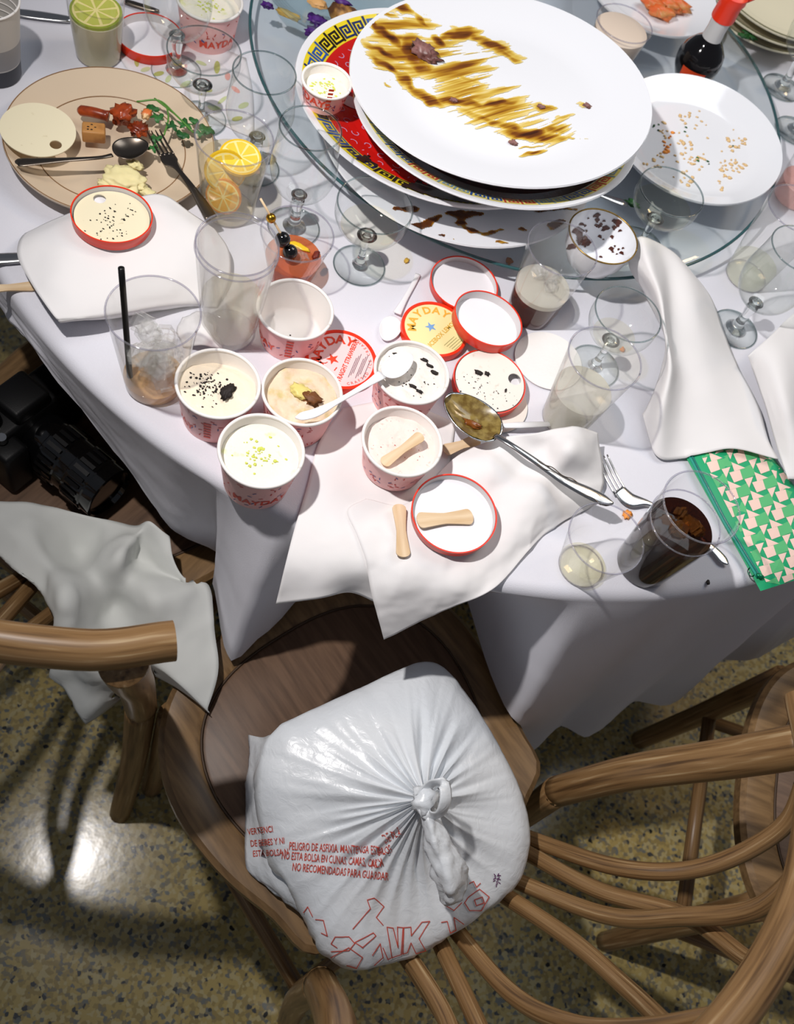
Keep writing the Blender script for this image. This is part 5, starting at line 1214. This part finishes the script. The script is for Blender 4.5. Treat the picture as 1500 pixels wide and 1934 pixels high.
# ------------------------------------------------------------------ napkins on the table
def nap(label, ctrl, n=10, wr=.002, fr=20, seed=0, solid=.0010, crease=0, m=W_NAP, group='cloth napkins', name='cloth_napkin', over=None):
    o = sheet(name, ctrl, m, n, wr, fr, seed, solid, True, crease=crease, over=over); return tag(o, label, 'napkin', group)
n1 = nap('puffed folded white napkin carrying a red rimmed lid', [
 [(48,442,.754),(130,404,.781),(215,387,.785),(300,369,.785),(360,402,.782),(405,434,.770)],
 [(36,460,.772),(120,430,.793),(215,408,.7975),(305,400,.795),(375,440,.785),(430,470,.768)],
 [(36,492,.778),(120,480,.7975),(210,465,.7975),(305,470,.792),(385,490,.778),(435,512,.764)],
 [(62,540,.784),(125,540,.795),(210,545,.790),(300,540,.784),(375,540,.768),(425,548,.760)],
 [(98,592,.786),(150,590,.788),(215,582,.784),(300,568,.776),(370,562,.764),(415,566,.757)],
 [(112,606,.780),(152,602,.781),(215,596,.777),(300,580,.770),(370,572,.760),(412,574,.755)],
 [(104,598,.7545),(155,600,.7545),(215,600,.7545),(300,586,.7545),(370,578,.7540),(410,580,.7540)]], 10, .0016, 16, 1, over=[bp_.children[0]])
nap('crumpled white tissue between the icy cup and the nested cups', [[(345,600,.754),(380,590,.762),(405,600,.756)],[(335,625,.754),(378,622,.774),(412,632,.760)],[(345,655,.754),(385,652,.766),(422,660,.755)]], 8, .004, 60, 2, name='paper_tissue', group=None)
n3 = nap('flat folded white napkin hanging over the table edge', [
 [(648,772,.7535),(720,760,.7535),(800,775,.7535),(860,800,.7535)],[(603,835,.7542),(690,845,.7545),(770,860,.7545),(850,870,.7545)],
 [(580,920,.7545),(665,930,.7555),(750,940,.756),(830,950,.756)],[(556,1000,.7545),(640,1015,.7555),(720,1030,.7555),(800,1040,.7555)],
 [(538,1070,.744),(612,1070,.748),(690,1080,.745),(760,1085,.744)],[(521,1141,.708),(600,1130,.722),(660,1118,.715),(715,1138,.708)]], 12, .0008, 26, 3, crease=.0006)
nap('rumpled white napkin under the lid and serving spoon', [
 [(690,944,.757),(772,952,.758),(852,872,.762),(930,832,.772),(1010,818,.784),(1085,808,.795),(1128,818,.780)],
 [(656,964,.758),(765,968,.762),(852,905,.764),(940,880,.776),(1020,858,.772),(1078,850,.802),(1137,872,.766)],
 [(672,1010,.756),(765,990,.7640),(850,960,.7640),(940,930,.766),(1020,908,.780),(1072,905,.770),(1137,925,.760)],
 [(690,1060,.752),(775,1040,.7635),(860,1010,.7640),(940,985,.765),(1010,950,.776),(1070,945,.768),(1120,955,.756)],
 [(702,1120,.736),(780,1090,.757),(865,1065,.762),(935,1045,.763),(990,1010,.764),(1040,985,.759),(1080,975,.755)],
 [(714,1165,.715),(790,1130,.740),(865,1108,.757),(925,1085,.757),(970,1050,.757),(1010,1015,.756),(1045,995,.7545)],
 [(725,1207,.690),(800,1168,.715),(855,1145,.737),(920,1120,.752),(960,1085,.754),(1000,1035,.7545),(1030,1005,.7535)]], 12, .0018, 24, 5, crease=.0018, over=[n3])
n5 = nap('tall white napkin with standing fold beside the coupe', [
 [(1192,458,.812),(1212,447,.830),(1245,460,.822),(1275,480,.812),(1300,505,.800)],
 [(1190,505,.798),(1225,500,.836),(1258,505,.812),(1305,530,.805),(1342,562,.780)],
 [(1222,560,.785),(1245,555,.832),(1266,565,.800),(1320,600,.795),(1364,620,.772)],
 [(1258,640,.780),(1258,630,.822),(1272,640,.792),(1330,660,.786),(1392,690,.768)],
 [(1248,705,.772),(1265,700,.810),(1288,710,.782),(1350,730,.780),(1430,760,.768)],
 [(1225,765,.764),(1248,785,.786),(1290,790,.770),(1370,800,.774),(1450,830,.772)],
 [(1214,782,.757),(1240,860,.757),(1290,866,.757),(1380,848,.775),(1470,868,.778)]], 12, .0012, 14, 7, over=[POUCH]+[c for c in POUCH.parent.children_recursive if c.name.startswith('zip_t')])
nap('white napkin heaped beside the water goblet and pouch', [
 [(1412,672,.788),(1450,640,.800),(1500,592,.800),(1560,560,.800)],[(1425,705,.775),(1465,690,.802),(1512,660,.797),(1570,640,.790)],
 [(1447,770,.775),(1482,760,.802),(1520,750,.788),(1570,740,.780)],[(1467,840,.772),(1502,838,.788),(1540,830,.778),(1590,820,.770)],[(1488,905,.775),(1515,905,.775),(1550,900,.768),(1600,890,.760)]], 10, .0015, 18, 9, over=[POUCH])
# floral paper napkin under the coupe
fn = sheet('paper_napkin', [[(225,108,.7532),(300,92,.7534),(400,88,.7534),(465,110,.7532)],[(250,140,.7532),(330,150,.7534),(410,160,.7534),(478,180,.7532)],[(300,160,.7532),(370,200,.7534),(430,240,.7534),(480,262,.7532)]], mat('paper_napkin', rgb(226,222,226), .8), 8, .0004, 30, 3, .0005); tag(fn, 'floral printed paper napkin under the coupe behind the beige plate', 'napkin')
bv = bvh_of([fn]); rnd = random.Random(9); LF = [mat('leaf_green_print', rgb(186,186,110), .7), mat('leaf_sage_print', rgb(200,206,160), .7), mat('petal_pink_print', rgb(236,170,160), .7)]
for i,(x,y) in enumerate(((258,118),(275,132),(300,140),(318,150),(345,130),(380,120),(410,128),(350,160),(390,170),(420,190),(445,170),(460,200),(330,118),(430,145),(448,225),(405,205))):
    a = rnd.uniform(0,PI); L_, W_ = rnd.uniform(10,17), rnd.uniform(4,7)
    decal('leaf_print', bv, [[(x+L_*math.cos(q)*math.cos(a)-W_*math.sin(q)*math.sin(a), y+(L_*math.cos(q)*math.sin(a)+W_*math.sin(q)*math.cos(a))*.75) for q in [2*PI*k/12 for k in range(12)]]], LF[2 if i in (4,10,13) else i%2], fn, .0008)
# small scraps on the cloth
for i,(x,y,r,m,lb) in enumerate(((1185,972,.0045,CRUMBO,'orange food crumb in the shade of the empty cup'),(1338,1100,.0022,COOKIE,'dark crumb in the shadow of the dark cola'),(962,493,.0042,mat('brown_bit', rgb(170,96,30), .4),'brown food bit beside the glass turntable edge'),(768,492,.0030,mat('peel_bit', rgb(210,170,70), .5),'curled yellow peel beside the champagne coupe'),(1176,660,.0028,CRUMBO,'orange crumb under the champagne coupe with dregs'))):
    scrap('food_crumb', lb, x,y,ZT+.002 if i != 2 else ZT+.003,r,m,'food scrap',(1,1.3,.5),i,.6)
for i,(x,y) in enumerate(((1248,112),(1170,26),(1320,195),(860,455))): pass
